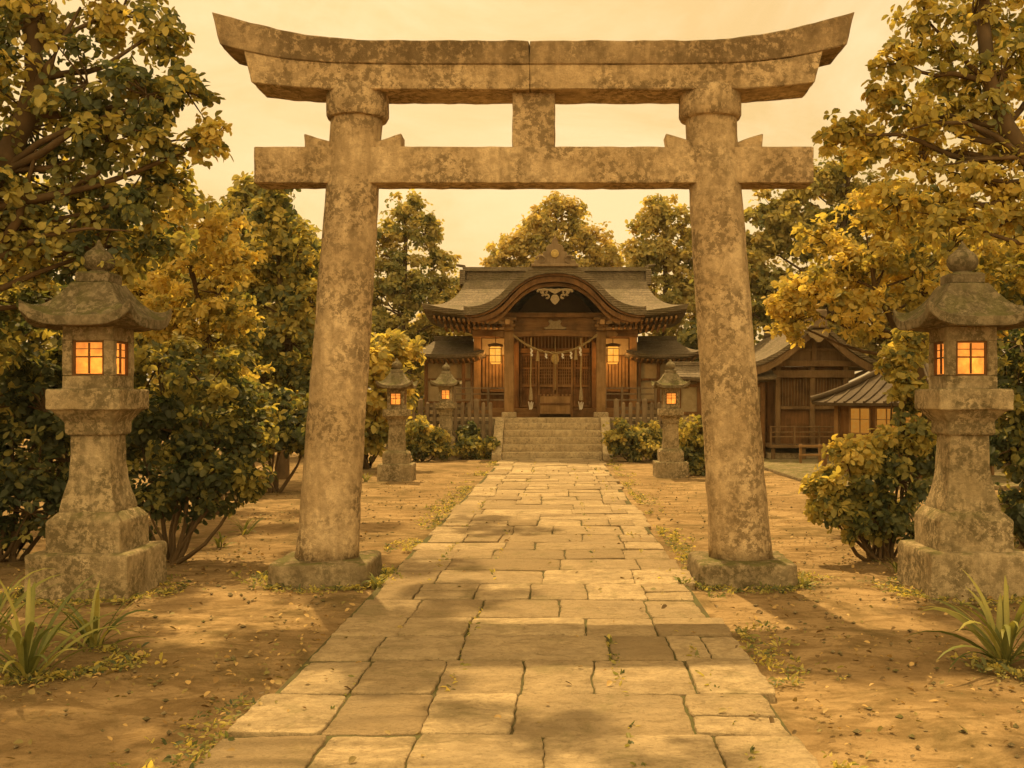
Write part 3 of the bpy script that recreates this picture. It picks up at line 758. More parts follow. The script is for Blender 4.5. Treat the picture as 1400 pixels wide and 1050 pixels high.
def hut():
    c = (7.42, 21.5); rz = math.radians(52)
    t = thing('hip_roofed_hut', 'small hut with grey tiled hip roof and lit paper windows behind the right bush', 'hut', (*c, 0))
    t.rotation_euler.z = -rz
    hx, hy = 1.25, 1.05
    g = G('grey_roof_tile')
    tc = g.n('ShaderNodeTexCoord').outputs['Object']
    n1 = g.noise(4, 5, .6, .3)
    c3 = g.mix(g.ramp(n1, [(.35, 0), (.65, 1)]), (.06, .042, .024), (.10, .072, .042))
    m = g.finish(c3, .75, g.bump(g.noise(14, 4), .5, .02), .08)
    lv = [(hx-.1, hy-.1, 1.5, 0), (hx+.3, hy+.3, 1.48, .03), (hx+.32, hy+.32, 1.54, .03)]
    for i in range(1, 9):
        u = i/8; lv.append(((hx+.32)*(1-u)+.3*u, (hy+.32)*(1-u)+.03*u, 1.54+.9*(.6*u+.4*u*u), .03*(1-u)))
    rf = build('roof', MB().rect_loft(lv, n=10), m, t)
    # tile rolls running down each slope
    rolls = MB()
    prof = [(0.0, 1.545)]+[(i/8, 1.54+.9*(.6*i/8+.4*(i/8)**2)) for i in range(1, 9)]
    for side in range(4):
        for k in range(-6, 7):
            w = k/6.5; pts = []
            for u, z in prof:
                ax = (hx+.32)*(1-u)+.3*u; ay = (hy+.32)*(1-u)+.03*u
                if side % 2 == 0:
                    x = w*(hx+.3); 
                    if abs(x) > ax: break
                    pts.append((x, (-1 if side == 0 else 1)*ay, z+.012))
                else:
                    y = w*(hy+.3)
                    if abs(y) > ay: break
                    pts.append(((1 if side == 1 else -1)*ax, y, z+.006))
            if len(pts) > 1: rolls.tube(pts, .028, 6)
    build('tile_roll', rolls, m, rf, smooth=60)
    hips = MB()
    for a in (-1, 1):
        for b in (-1, 1):
            hips.tube([(a*((hx+.32)*(1-u)+.3*u), b*((hy+.32)*(1-u)+.03*u), z+.045+.03*(1-u)) for u, z in prof], .065, 8)
    hips.bx(-.34, .34, -.08, .08, 2.42, 2.56)
    build('ridge', hips, m, rf, smooth=60)
    build('wall', MB().bx(-hx+.1, hx-.1, -hy+.1, hy-.1, 0, 1.52), M['wood'], t)
    for x, y in ((-1, -1), (1, -1), (-1, 1), (1, 1)):
        build('post', MB().box((x*(hx-.07), y*(hy-.07), .76), (.1, .1, 1.5)), M['wood_l'], t, .01)
    for x in (-.62, .02, .66):
        fr = MB(); y = -hy+.085; w = .25
        for a in (-w, w): fr.box((x+a, y, 1.17), (.035, .04, .56))
        for z in (.9, 1.44): fr.box((x, y, z), (.54, .04, .035))
        fr.box((x, y, 1.17), (.018, .025, .5)); fr.box((x, y, 1.2), (.46, .022, .015))
        f = build('window', fr, M['wood_l'], t, smooth=0)
        build('window_pane', MB().box((x, -hy+.094, 1.17), (.48, .006, .52)), M['glow_hut'], f, smooth=0)
        build('lower_panel', MB().box((x, -hy+.09, .5), (.5, .02, .7)), M['wood_l'], t, .005)
    for y in (-.5, .1, .6):
        fr = MB(); x = -hx+.085; w = .2
        for a in (-w, w): fr.box((x, y+a, 1.17), (.04, .035, .56))
        for z in (.9, 1.44): fr.box((x, y, z), (.04, .44, .035))
        fr.box((x, y, 1.17), (.025, .018, .5))
        f = build('window', fr, M['wood_l'], t, smooth=0)
        build('window_pane', MB().box((-hx+.094, y, 1.17), (.006, .38, .52)), M['glow_hut'], f, smooth=0)
hut()
def low_rail():
    t = thing('low_rail', 'low wooden guard rail on the pavement before the side hall', 'railing', (5.95, 25.2, .05))
    for x in (-.02, .45, .92): build('post', MB().box((x, 0, .22), (.06, .06, .5)), M['wood_l'], t, .008)
    m = MB().box((.45, -.045, .42), (1.05, .03, .06)); m.box((.45, -.045, .2), (1.05, .03, .05))
    build('rail', m, M['wood_l'], t, .006)
    o = build('wooden_post', MB().rect_loft([(.05, .05, 0, 0), (.05, .05, .44, 0), (.02, .02, .48, 0)], n=1).box((.2, 0, .38), (.34, .04, .05)), M['wood_l'], None, .008)
    o.location = (5.82, 22.5, .04); tag(o, 'short pale wooden post with a crossbar before the lit hut', 'post')
low_rail()

# ------------------------------------------------------------------ foliage
LP = np.array([(0, 0), (.30, .27), (.66, .36), (.95, .20), (1.06, 0), (.95, -.20), (.66, -.36), (.30, -.27)])
LQ = np.array([(0, 0), (.34, .20), (.72, .24), (.98, .12), (1.1, 0), (.98, -.12), (.72, -.24), (.34, -.20)])
def leaf_arrays(C, OUT, L, T, nl=5, shape=LP, flat=.5):
    """C sprig centres, OUT outward dirs, L leaf length, T tone -> verts, tone"""
    N = len(C)
    n = OUT*.55+rng.normal(size=(N, 3))*flat+np.array([0, -.15, .55]); n /= np.linalg.norm(n, axis=1)[:, None]
    r = rng.normal(size=(N, 3)); u = np.cross(n, r); u /= np.linalg.norm(u, axis=1)[:, None]; v = np.cross(n, u)
    out = np.zeros((N, nl, 8, 3)); tone = np.zeros((N, nl, 8))
    for k in range(nl):
        a = (k/nl)*2*math.pi*.86+rng.normal(size=N)*.22
        d = u*np.cos(a)[:, None]+v*np.sin(a)[:, None]; e = np.cross(n, d)
        le = L*rng.uniform(.55, 1.3, N); off = rng.uniform(.1, .35, N)*L
        tilt = rng.normal(size=N)*.35-.15; fold = rng.uniform(.1, .45, N)
        e2 = e*np.cos(tilt)[:, None]+n*np.sin(tilt)[:, None]
        for j in range(8):
            x, w = shape[j]
            out[:, k, j] = C+d*(off+x*le)[:, None]+e2*(w*le)[:, None]+n*((fold*abs(w)-(.28*x*x)+tilt*.2*x)*le)[:, None]
        tone[:, k] = np.clip(T+rng.normal(size=N)*.14, 0, 1)[:, None]
    return out.reshape(-1, 3), tone.reshape(-1)
def leaf_mesh(name, V, T, m, parent=None):
    nleaf = len(V)//8
    idx = (np.arange(nleaf)*8)[:, None]+np.array([[0, 1, 2, 3, 4, 0, 4, 5, 6, 7]])
    me = bpy.data.meshes.new(name)
    me.vertices.add(len(V)); me.vertices.foreach_set('co', V.astype(np.float32).ravel())
    me.loops.add(nleaf*10); me.loops.foreach_set('vertex_index', idx.ravel().astype(np.int32))
    me.polygons.add(nleaf*2); me.polygons.foreach_set('loop_start', (np.arange(nleaf*2)*5).astype(np.int32))
    at = me.attributes.new('tone', 'FLOAT', 'POINT'); at.data.foreach_set('value', T.astype(np.float32))
    me.update(calc_edges=True); me.materials.append(m)
    return link(name, me, parent)

def crown(clumps, L, dens, nl=5, shape=LP, tone=(.2, .85), flat=.5):
    """clumps (centre, radius, tone bias) -> leaves + twig ends"""
    Cs, Os, Ls, Ts, twigs = [], [], [], [], []
    for c, r, tb in clumps:
        c = np.array(c); ns = max(5, int(15+r*7))
        d = rng.normal(size=(ns, 3)); d /= np.linalg.norm(d, axis=1)[:, None]
        rad = r*rng.uniform(.35, 1.08, ns)
        sc = c+d*rad[:, None]*np.array([1, 1, .85])
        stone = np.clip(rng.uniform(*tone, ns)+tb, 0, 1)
        sr = r*rng.uniform(.14, .42, ns)
        for i in range(ns):
            n = int(dens*math.pi*sr[i]**2/(2.2*L*L))+3
            q = rng.normal(size=(n, 3)); q /= np.linalg.norm(q, axis=1)[:, None]
            rr = sr[i]*rng.uniform(.15, 1, n)**.6
            p = sc[i]+q*rr[:, None]*np.array([1, 1, .62])
            Cs.append(p); o = q*.7+d[i]*.6; Os.append(o/np.linalg.norm(o, axis=1)[:, None])
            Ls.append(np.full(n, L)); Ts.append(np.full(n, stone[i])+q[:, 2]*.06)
            twigs.append((c, sc[i], r))
        n = int(14+10*r)
        q = rng.normal(size=(n, 3)); q /= np.linalg.norm(q, axis=1)[:, None]
        p = c+q*(r*rng.uniform(.8, 1.25, n))[:, None]*np.array([1, 1, .85])
        Cs.append(p); Os.append(q); Ls.append(np.full(n, L)); Ts.append(np.clip(rng.uniform(*tone, n)+tb, 0, 1))
    C, O, LL, T = map(np.concatenate, (Cs, Os, Ls, Ts))
    V, tt = leaf_arrays(C, O, LL, T, nl, shape, flat)
    return V, tt, twigs

def wander(a, b, n=7, amp=.08, sag=0):
    a, b = Vector(a), Vector(b); l = (b-a).length; out = []
    sd = Vector((random.random()*50, random.random()*50, 0))
    for i in range(n):
        u = i/(n-1); w = noise.noise_vector(sd+Vector((u*2.2, 0, 0)))*amp*l*math.sin(math.pi*u)
        out.append(a.lerp(b, u)+w+Vector((0, 0, -sag*l*math.sin(math.pi*u))))
    return out

def tree(name, label, cat, base, clumps, leaf, L, dens=2.6, tr=.16, trunk=None, limbs=None, group=None, nl=5, tone=(.2, .85), stems=1, shape=LP, flat=.5):
    """clumps as (world centre, radius[, tone bias])"""
    cl = [(Vector(c[0]), c[1], c[2] if len(c) > 2 else 0) for c in clumps]
    b = Vector((base[0], base[1], -.1)); t = thing(name, label, cat, (b.x, b.y, 0), group)
    off = Vector((b.x, b.y, 0))
    V, T, twigs = crown(cl, L, dens, nl, shape, tone, flat)
    V = V-np.array(off)
    leaf_mesh('crown' if stems == 1 else 'foliage', V, T, M[leaf], t)
    wood = MB(); Y0 = 1 if trunk and b.y < 18 and name != 'young_tree' else 0
    top = max(cl, key=lambda c: c[0].z)[0]
    mean = sum((c[0] for c in cl), Vector())/len(cl)
    if stems == 1:
        tp = trunk or wander(b, Vector((.5*(top.x+mean.x), .5*(top.y+mean.y), top.z)), 10, .05)
        tp = [Vector(p) for p in tp]
        wood.tube([p-off for p in tp], [tr*(1.25 if i == 0 else 1)*(1-.82*i/(len(tp)-1)) for i in range(len(tp))], 10)
        for c, r, _ in cl:
            hd = Vector((c.x-mean.x, c.y-mean.y)).length
            tz = c.z-.35*hd-.5*r
            k = min(range(len(tp)), key=lambda i: abs(tp[i].z-tz)+.3*(tp[i]-c).length)
            k = max(1, min(k, len(tp)-2)); hi = bool(trunk) and c.z > 5.4 and Y0 > 0
            if hi: k = len(tp)-2 if hd > 1.5 else max(k, len(tp)-3)
            rr = max(tr*(1-.82*k/(len(tp)-1))*.36, .03 if hi else 0)
            wood.tube([p-off for p in wander(tp[k], c, 8, .03 if hi else .1, -.03 if hi else .04)], [rr*(1-.85*i/7)+.006 for i in range(8)], 7)
        for lm in (limbs or []):
            pts, r0 = lm; wood.tube([Vector(p)-off for p in pts], [r0*(1-.8*i/(len(pts)-1)) for i in range(len(pts))], 8)
    else:
        for c, r, _ in cl:
            s0 = b+Vector((random.uniform(-.12, .12), random.uniform(-.1, .1), 0))
            wood.tube([p-off for p in wander(s0, c, 8, .1, .06)], [tr*(1-.8*i/7) for i in range(8)], 6)
    for i, (c, s, r) in enumerate(twigs):
        wood.tube([p-off for p in wander(c, s, 4, .1)], [.012*r+.006, .01*r+.005, .007*r+.004, .003], 4)
    build('trunk' if stems == 1 else 'stem', wood, M['bark'], t, smooth=60)
    return t

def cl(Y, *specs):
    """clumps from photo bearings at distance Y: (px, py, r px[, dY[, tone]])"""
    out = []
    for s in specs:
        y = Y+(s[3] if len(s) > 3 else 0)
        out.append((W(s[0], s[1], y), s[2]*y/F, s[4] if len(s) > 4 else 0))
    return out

# boughs added to the near trees, unseen above the path, to dapple the foreground
# near tree on the left: trunk just outside the frame, limbs reaching in
c = cl(8.6, (60, 20, 75, 0, .05), (165, 20, 70, .4, .1), (215, 45, 42, .2, .05), (-40, 90, 110), (120, 115, 72, 0, -.2), (200, 130, 58, -.2, -.15), (255, 125, 42, .2, .1),
       (40, 175, 70, .3, -.1), (150, 200, 62, .1, -.1), (225, 195, 48, 0, .12), (288, 190, 30, 0, .2), (-30, 260, 110), (90, 265, 70, .4, -.15), (170, 275, 66, .2, -.25), (235, 262, 42, .3, .15),
       (50, 345, 72, .5, .1), (140, 345, 70, .3, -.15), (205, 335, 46, .5, 0), (-60, 400, 120, .6), (70, 410, 60, .8, -.1),
       (-20, -110, 150, .8), (140, -130, 130, 1.2), (-200, -60, 180, 1), (-220, 200, 180, .5))
tr = [(-6.35, 9.0, -.1), (-6.2, 9.0, 1.2), (-5.9, 8.95, 2.3), (-5.4, 8.85, 3.0)]+[tuple(W(*p)) for p in ((-40, 290, 8.7), (0, 235, 8.6), (35, 160, 8.6), (48, 110, 8.6), (44, 45, 8.6), (40, -60, 8.8), (70, -200, 9.0), (90, -330, 9.1), (100, -400, 9.1))]
lim = [([tuple(W(*p)) for p in ((46, 125, 8.6), (66, 92, 8.5), (85, 55, 8.5), (110, 10, 8.6))], .05),
       ([tuple(W(*p)) for p in ((-40, 330, 8.8), (0, 338, 8.7), (24, 302, 8.6), (38, 250, 8.6), (50, 205, 8.5))], .06),
       ([tuple(W(*p)) for p in ((10, 228, 8.6), (55, 195, 8.5), (95, 176, 8.4), (145, 172, 8.4), (200, 180, 8.4))], .035),
       ([tuple(W(*p)) for p in ((0, 352, 8.7), (60, 322, 8.6), (120, 312, 8.6), (180, 316, 8.6))], .03)]
rr = random.Random(31); boughs = [[], []]
while len(boughs[0])+len(boughs[1]) < 42:
    x, y = rr.uniform(-5.4, 5.2), rr.uniform(7.4, 14.5); r = rr.uniform(.2, .46)
    z = 1.6+.40*y+.35+r*1.3+rr.uniform(0, .8)
    if y > 10.2 and (rr.random() < .35 or abs(x+.6) < .5): continue
    if y < 10.2 and rr.random() < .3: continue
    if 10.4 < y < 15 and -2.2 < x < 1.5: continue
    boughs[0 if x < -.3 else 1].append((Vector((x, y, z)), r, 0))
c += boughs[0]+[(W(px, py, 9.1), r, 0) for px, py, r in ((100, -420, .8), (40, -330, .9), (190, -360, .8), (260, -330, .6), (-40, -420, .8))]
tree('broadleaf_tree', 'dark green broadleaf tree whose branches reach in from the upper left edge', 'tree', (-6.35, 9.0), c, 'leaf_green', .07, 1.15, .15, tr, lim, 'near trees framing the gate', tone=(.16, .86))
# near tree on the right
c = cl(9.4, (1265, 25, 42, 0, .1), (1330, 20, 62, .3, 0), (1230, 85, 30, 0, .05), (1290, 95, 52, .2, -.02), (1370, 100, 62, 0, -.12), (1205, 130, 26, .1, .2), (1255, 150, 48, .1, .15), (1320, 165, 60, .2, .05), (1150, 180, 28, .2, .05),
       (1200, 195, 46, .3, .2), (1260, 225, 54, .2, .15), (1340, 240, 58, 0, .15), (1400, 200, 70, .4, -.05), (1225, 275, 44, .2, .1), (1300, 300, 52, 0, .15), (1380, 300, 60, .2, .2), (1440, 60, 100, .5), (1470, 330, 90, .5),
       (1300, -110, 120, 1.0), (1450, -100, 160, 1.2), (1560, 150, 150, .8))
tr = [(5.95, 9.7, -.1), (5.8, 9.7, 1.4), (5.5, 9.6, 2.6)]+[tuple(W(*p)) for p in ((1440, 260, 9.5), (1400, 212, 9.4), (1375, 172, 9.4), (1352, 110, 9.4), (1345, 40, 9.5), (1350, -60, 9.7), (1330, -200, 9.7), (1310, -300, 9.8), (1300, -360, 9.8))]
lim = [([tuple(W(*p)) for p in ((1405, 220, 9.4), (1360, 185, 9.3), (1320, 168, 9.3), (1275, 168, 9.3), (1240, 178, 9.3))], .035),
       ([tuple(W(*p)) for p in ((1430, 240, 9.5), (1385, 215, 9.3), (1340, 218, 9.3), (1290, 226, 9.3))], .03)]
c += boughs[1]+[(W(px, py, 9.8), r, 0) for px, py, r in ((1300, -380, .8), (1220, -320, .8), (1380, -300, .9), (1140, -310, .6), (1400, -420, .7))]
tree('broadleaf_tree', 'golden green broadleaf tree reaching in from the upper right edge', 'tree', (5.95, 9.7), c, 'leaf_gold', .07, 1.1, .13, tr, lim, 'near trees framing the gate', tone=(.1, .75))
# yellow tree behind the right lantern
c = cl(13.5, (1110, 400, 42, 0, .2), (1085, 440, 30, 0, .1), (1150, 370, 48, .2, .15), (1215, 350, 52, .2, .05), (1170, 425, 44, -.2, .15), (1130, 330, 38, .4, .1), (1260, 400, 50, 0, -.02), (1235, 300, 48, .4, .1), (1300, 340, 60, .2, -.05), (1345, 420, 60, .3, -.1), (1280, 455, 44, .2, .1), (1185, 290, 36, .5, .2), (1075, 415, 22, 0, .3), (1395, 350, 60, .5, -.1))
tr = [tuple(W(*p)) for p in ((1290, 735, 13.5), (1284, 640, 13.5), (1268, 550, 13.5), (1250, 492, 13.5), (1232, 462, 13.5), (1215, 428, 13.5), (1196, 395, 13.5), (1190, 350, 13.5))]
lim = [([tuple(W(*p)) for p in ((1256, 505, 13.5), (1262, 462, 13.4), (1256, 420, 13.4), (1262, 370, 13.5))], .05)]
tree('young_tree', 'slender yellow leaved tree with a leaning forked trunk over the hut roof', 'tree', (tr[0][0], 13.5), c, 'leaf_gold', .08, 1.3, .12, tr, lim, tone=(.15, .85))
# orange-tinged tree left, behind the lantern
c = cl(14.5, (285, 300, 44, 0, .1), (320, 345, 40, 0, .1), (255, 360, 48, .3, 0), (300, 400, 46, 0, .05), (240, 430, 44, 0, -.05), (285, 460, 44, .2, -.15), (330, 440, 34, .3, -.1), (190, 400, 50, .5, -.1), (230, 300, 40, .5, .1), (250, 505, 44, .4, -.2), (318, 505, 40, .4, -.25))
tree('orange_tree', 'orange tinged tree standing behind the left lantern', 'tree', (W(300, 0, 14.5).x, 14.5), c, 'leaf_gold', .08, 1.5, .1, tone=(.3, .95))

# two trees added out of view so that their high boughs dapple the clearing
def spreading(label, x0, y0, seed, xr):
    rr = random.Random(seed); c = []
    while len(c) < 34:
        x, y = rr.uniform(*xr), rr.uniform(11.5, 22); r = rr.uniform(.28, .6)
        if rr.random() < .25: x = x0+rr.uniform(-2, 2); r *= 1.8
        c.append((Vector((x, y, 1.6+.40*y+.4+r*1.3+rr.uniform(0, .9))), r, 0))
    tp = [(x0, y0, -.1), (x0+.1, y0, 2.5), (x0, y0+.1, 5), (x0-.1, y0, 7.2), (x0, y0, 8.6), (x0, y0+.1, 9.6)]
    tree('added_shade_tree', label, 'tree', (x0, y0), c, 'leaf_green', .09, 1.3, .26, tp)
spreading('unseen tall tree added left of the clearing, its high boughs dappling the ground', -10.2, 16.5, 5, (-8, -1.9))
spreading('unseen tall tree added right of the clearing, its high boughs dappling the ground', 8.9, 16.0, 9, (1.7, 7.5))

# the wood that closes the clearing on both sides, beyond the edges of the picture
for k, (x, y, h) in enumerate(((-13, 11, 6.5), (-15, 17, 8), (-17.5, 24, 8.5), (-21, 31, 9), (-12, 5.5, 5.5), (12.5, 10.5, 6.5), (15, 17, 8), (16.5, 24, 8.5), (20, 31, 9), (11.5, 5, 5.5), (-26, 40, 9), (25, 40, 9))):
    rr = random.Random(50+k)
    c = [(Vector((x+rr.uniform(-2, 2), y+rr.uniform(-2, 2), h*rr.uniform(.3, 1))), rr.uniform(.9, 1.5), 0) for _ in range(13)]+[(Vector((x+rr.uniform(-1.6, 1.6), y+rr.uniform(-1.5, 1.5), rr.uniform(.6, 1.6))), 1.0, -.1) for _ in range(5)]
    tree('woodland_tree', 'leafy tree of the wood enclosing the clearing beyond the edge of the picture', 'tree', (x, y), c, ('leaf_green', 'leaf_far', 'leaf_dark')[k % 3], .15, 1.6, .2, group='trees of the wood around the clearing')

# bushes near the lanterns
def bush(label, base, clumps, leaf, L, dens=2.4, tr=.022, tone=(.1, .7), nl=5, group='leafy bushes'):
    return tree('bush', label, 'bush', base, clumps, leaf, L, dens, tr, stems=2, tone=tone, nl=nl, group=group)
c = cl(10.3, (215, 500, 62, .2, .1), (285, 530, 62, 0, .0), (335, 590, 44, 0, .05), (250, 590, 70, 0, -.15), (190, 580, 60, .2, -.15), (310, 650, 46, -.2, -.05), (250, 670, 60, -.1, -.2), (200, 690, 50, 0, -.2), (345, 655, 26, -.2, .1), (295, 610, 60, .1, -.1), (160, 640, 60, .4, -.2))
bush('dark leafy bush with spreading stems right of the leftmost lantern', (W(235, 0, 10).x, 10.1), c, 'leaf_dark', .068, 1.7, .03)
c = cl(10.2, (20, 480, 70, .2, .15), (60, 560, 70, 0, -.1), (-40, 560, 90, 0), (20, 640, 80, 0, -.2), (-60, 680, 100), (40, 700, 55, -.2, -.1), (90, 630, 60, .3, -.1), (110, 500, 50, .4, 0), (-90, 470, 90, .3))
bush('dark dense bush at the left edge behind the leftmost lantern', (W(10, 0, 10.2).x, 10.2), c, 'leaf_dark', .075, 2.0, .03)
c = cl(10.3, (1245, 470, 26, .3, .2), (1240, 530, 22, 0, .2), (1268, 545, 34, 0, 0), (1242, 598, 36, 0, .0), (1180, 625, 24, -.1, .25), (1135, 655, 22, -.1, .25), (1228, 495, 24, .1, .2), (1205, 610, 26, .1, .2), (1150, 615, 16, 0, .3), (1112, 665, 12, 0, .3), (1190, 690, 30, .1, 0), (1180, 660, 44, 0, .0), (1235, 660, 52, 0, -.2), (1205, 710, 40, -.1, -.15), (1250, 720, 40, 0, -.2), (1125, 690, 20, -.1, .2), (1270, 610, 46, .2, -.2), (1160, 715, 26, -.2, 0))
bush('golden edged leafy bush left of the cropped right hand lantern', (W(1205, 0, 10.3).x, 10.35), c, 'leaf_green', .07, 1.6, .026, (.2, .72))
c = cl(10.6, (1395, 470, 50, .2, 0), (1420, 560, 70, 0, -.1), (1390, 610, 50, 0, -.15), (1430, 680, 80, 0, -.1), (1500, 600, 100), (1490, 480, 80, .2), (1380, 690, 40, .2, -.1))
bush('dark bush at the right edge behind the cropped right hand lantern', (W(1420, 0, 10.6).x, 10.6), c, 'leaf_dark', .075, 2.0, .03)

# middle distance, left
c = cl(21, (375, 300, 34, 0, -.05), (345, 340, 36, 0, 0), (405, 345, 38, 0, .0), (330, 400, 44, 0, .05), (385, 400, 44, .3, 0), (425, 420, 38, 0, .1), (345, 460, 46, 0, -.05), (400, 470, 48, 0, 0), (360, 520, 44, 0, -.15), (415, 530, 44, 0, -.05), (310, 480, 44, .4, -.05), (450, 480, 40, 0, .1), (380, 268, 22, 0, 0))
tree('mid_tree', 'rounded green and gold tree seen left of the left torii pillar', 'tree', (W(385, 0, 21).x, 21), c, 'leaf_green', .125, 2.1, .13, tone=(.2, .8))
c = cl(24, (480, 470, 38, 0, .1), (520, 500, 38, 0, .2), (490, 540, 42, 0, 0), (535, 545, 30, 0, .2), (460, 540, 44, 0, -.1), (500, 590, 38, 0, -.15), (545, 480, 26, .3, .2))
bush('yellow leaved bush just right of the left torii pillar', (W(500, 0, 24).x, 24), c, 'leaf_gold', .16, 2.6, .05, (.1, .75))
c = cl(17.5, (330, 590, 34, 0, .0), (375, 600, 32, 0, -.1), (420, 590, 34, .2, -.05), (300, 570, 40, .3, 0), (395, 565, 34, .4, 0), (345, 550, 34, .5, .1))
bush('low dark bush under the rounded tree on the left', (W(370, 0, 17.5).x, 17.7), c, 'leaf_dark', .12, 2.6, .04)
BG = 'trees standing behind the shrine'
def far_tree(label, Y, specs, leaf='leaf_far', L=.135, tone=(.15, .8), dens=2.3, tr=.22):
    c = cl(Y, *specs); bx = sum(q[0].x for q in c)/len(c)
    tree('background_tree', label, 'tree', (bx, Y), c, leaf, L, dens, tr, group=BG, tone=tone)
far_tree('tall dark tree directly right of the left torii pillar', 38, ((555, 285, 28), (530, 320, 30), (580, 320, 28), (545, 365, 38), (600, 360, 24), (520, 400, 38), (575, 410, 40), (610, 430, 26), (540, 450, 40), (590, 470, 34), (560, 510, 40), (510, 470, 36), (480, 400, 36), (490, 330, 28), (605, 395, 20)), 'leaf_far', .15, (.1, .8))
far_tree('gold topped tree rising directly behind the shrine ridge ornament', 44, ((762, 285, 24), (735, 305, 26), (790, 305, 26), (710, 330, 28), (755, 330, 34), (810, 330, 28), (685, 350, 24), (835, 352, 22), (745, 360, 34), (790, 360, 32), (700, 375, 26), (820, 385, 30), (760, 410, 40), (700, 420, 40)), 'leaf_far', .17, (.5, 1.0))
far_tree('gold green tree behind the shrine roof beside the right torii pillar', 40, ((905, 285, 24), (885, 310, 24), (930, 310, 28), (870, 345, 26), (905, 350, 30), (945, 350, 34), (875, 385, 28), (920, 395, 36), (960, 400, 40), (890, 430, 32), (945, 450, 40), (980, 330, 34), (915, 480, 36)), 'leaf_far', .17, (.3, .9))
far_tree('dark green tree behind the side hall roof', 34, ((1060, 290, 36), (1105, 255, 38), (1150, 240, 42), (1035, 340, 34), (1090, 320, 44), (1150, 310, 48), (1200, 270, 44), (1050, 390, 38), (1110, 385, 46), (1180, 380, 50), (1070, 440, 38), (1140, 440, 46), (1215, 340, 44), (1030, 430, 32), (1010, 370, 34), (1250, 420, 60), (1180, 205, 26), (1235, 475, 44), (1195, 460, 40), (1160, 470, 40), (1265, 500, 44)), 'leaf_far', .17, (.15, .8), 2.8, .3)
far_tree('grey green tree at the tree line behind the orange tinged tree', 30, ((345, 265, 26), (320, 300, 34), (365, 300, 30), (300, 350, 44), (360, 350, 40), (400, 330, 34), (270, 400, 50), (340, 420, 54), (410, 400, 44), (440, 450, 44), (440, 360, 30), (380, 470, 50), (290, 480, 54), (430, 520, 50), (340, 540, 50)), 'leaf_far', .2, (.1, .7))
far_tree('dense tree behind the dark bush at the left edge', 26, ((60, 300, 70), (150, 330, 70), (220, 380, 60), (40, 420, 80), (140, 440, 80), (230, 470, 60), (60, 530, 80), (170, 550, 70), (-60, 400, 100), (-40, 550, 100), (250, 560, 50)), 'leaf_green', .2, (.1, .7))
far_tree('gold tree low behind the left end of the shrine roof', 42, ((630, 400, 26), (610, 430, 30), (645, 390, 20), (590, 460, 34), (640, 440, 30), (560, 480, 40), (620, 500, 40), (570, 540, 40)), 'leaf_far', .17, (.5, 1.0))
far_tree('dark tree right of the shrine behind the roofed wall', 37, ((960, 470, 34), (1000, 450, 40), (960, 520, 36), (1010, 510, 40), (925, 500, 26), (1040, 490, 36), (990, 400, 36)), 'leaf_dark', .22, (.2, .8))
far_tree('dense tree behind the right hand lantern and hut', 26, ((1290, 380, 60), (1350, 330, 70), (1400, 420, 80), (1320, 470, 60), (1270, 500, 50), (1400, 540, 80), (1330, 560, 60), (1480, 400, 110), (1250, 560, 40), (1480, 560, 100), (1260, 300, 50)), 'leaf_green', .2, (.1, .75))
far_tree('tree in the gap between the dark tall tree and the left pillar', 36, ((470, 470, 50), (520, 540, 50), (440, 560, 50), (480, 580, 40), (560, 570, 40), (420, 480, 50)), 'leaf_dark', .22, (.2, .8))

# shrubs by the steps
SG = 'shrubs around the shrine steps'
def shrub(label, Y, specs, leaf='leaf_green', L=.1, tone=(.2, .8)):
    c = cl(Y, *specs); bx = sum(q[0].x for q in c)/len(c)
    bush(label, (bx, Y), c, leaf, L, 2.6, .03, tone, group=SG)
shrub('yellow green shrub between the two lanterns left of the steps', 27.3, ((575, 590, 20, 0, .1), (595, 600, 18), (560, 605, 18), (580, 612, 16, 0, -.1), (605, 615, 12), (550, 590, 16, .2)))
shrub('low shrub right of the far small lantern, against the left cheek wall', 27.9, ((645, 605, 16, 0, -.1), (665, 608, 15), (632, 614, 12, 0, .1), (655, 616, 12, 0, .1), (640, 590, 14, .4, -.2), (675, 618, 9)))
shrub('round dark shrub against the right cheek wall of the steps', 26.6, ((850, 590, 20, 0, .1), (870, 600, 20, 0, -.1), (848, 610, 17, 0, -.2), (885, 610, 16), (868, 618, 13), (838, 604, 13, .2), (890, 590, 14, .3)))
shrub('leafy shrub right of the straight lantern by the right torii pillar', 21.9, ((945, 590, 24, .3, .1), (965, 610, 26, .3), (940, 620, 20, .2, -.1), (985, 590, 26, .4), (990, 625, 24, .3, -.1), (955, 635, 16, .1)), L=.09)
shrub('small shrub in front of the fence behind the straight right lantern', 27.2, ((905, 610, 14), (920, 600, 15), (895, 618, 10)))

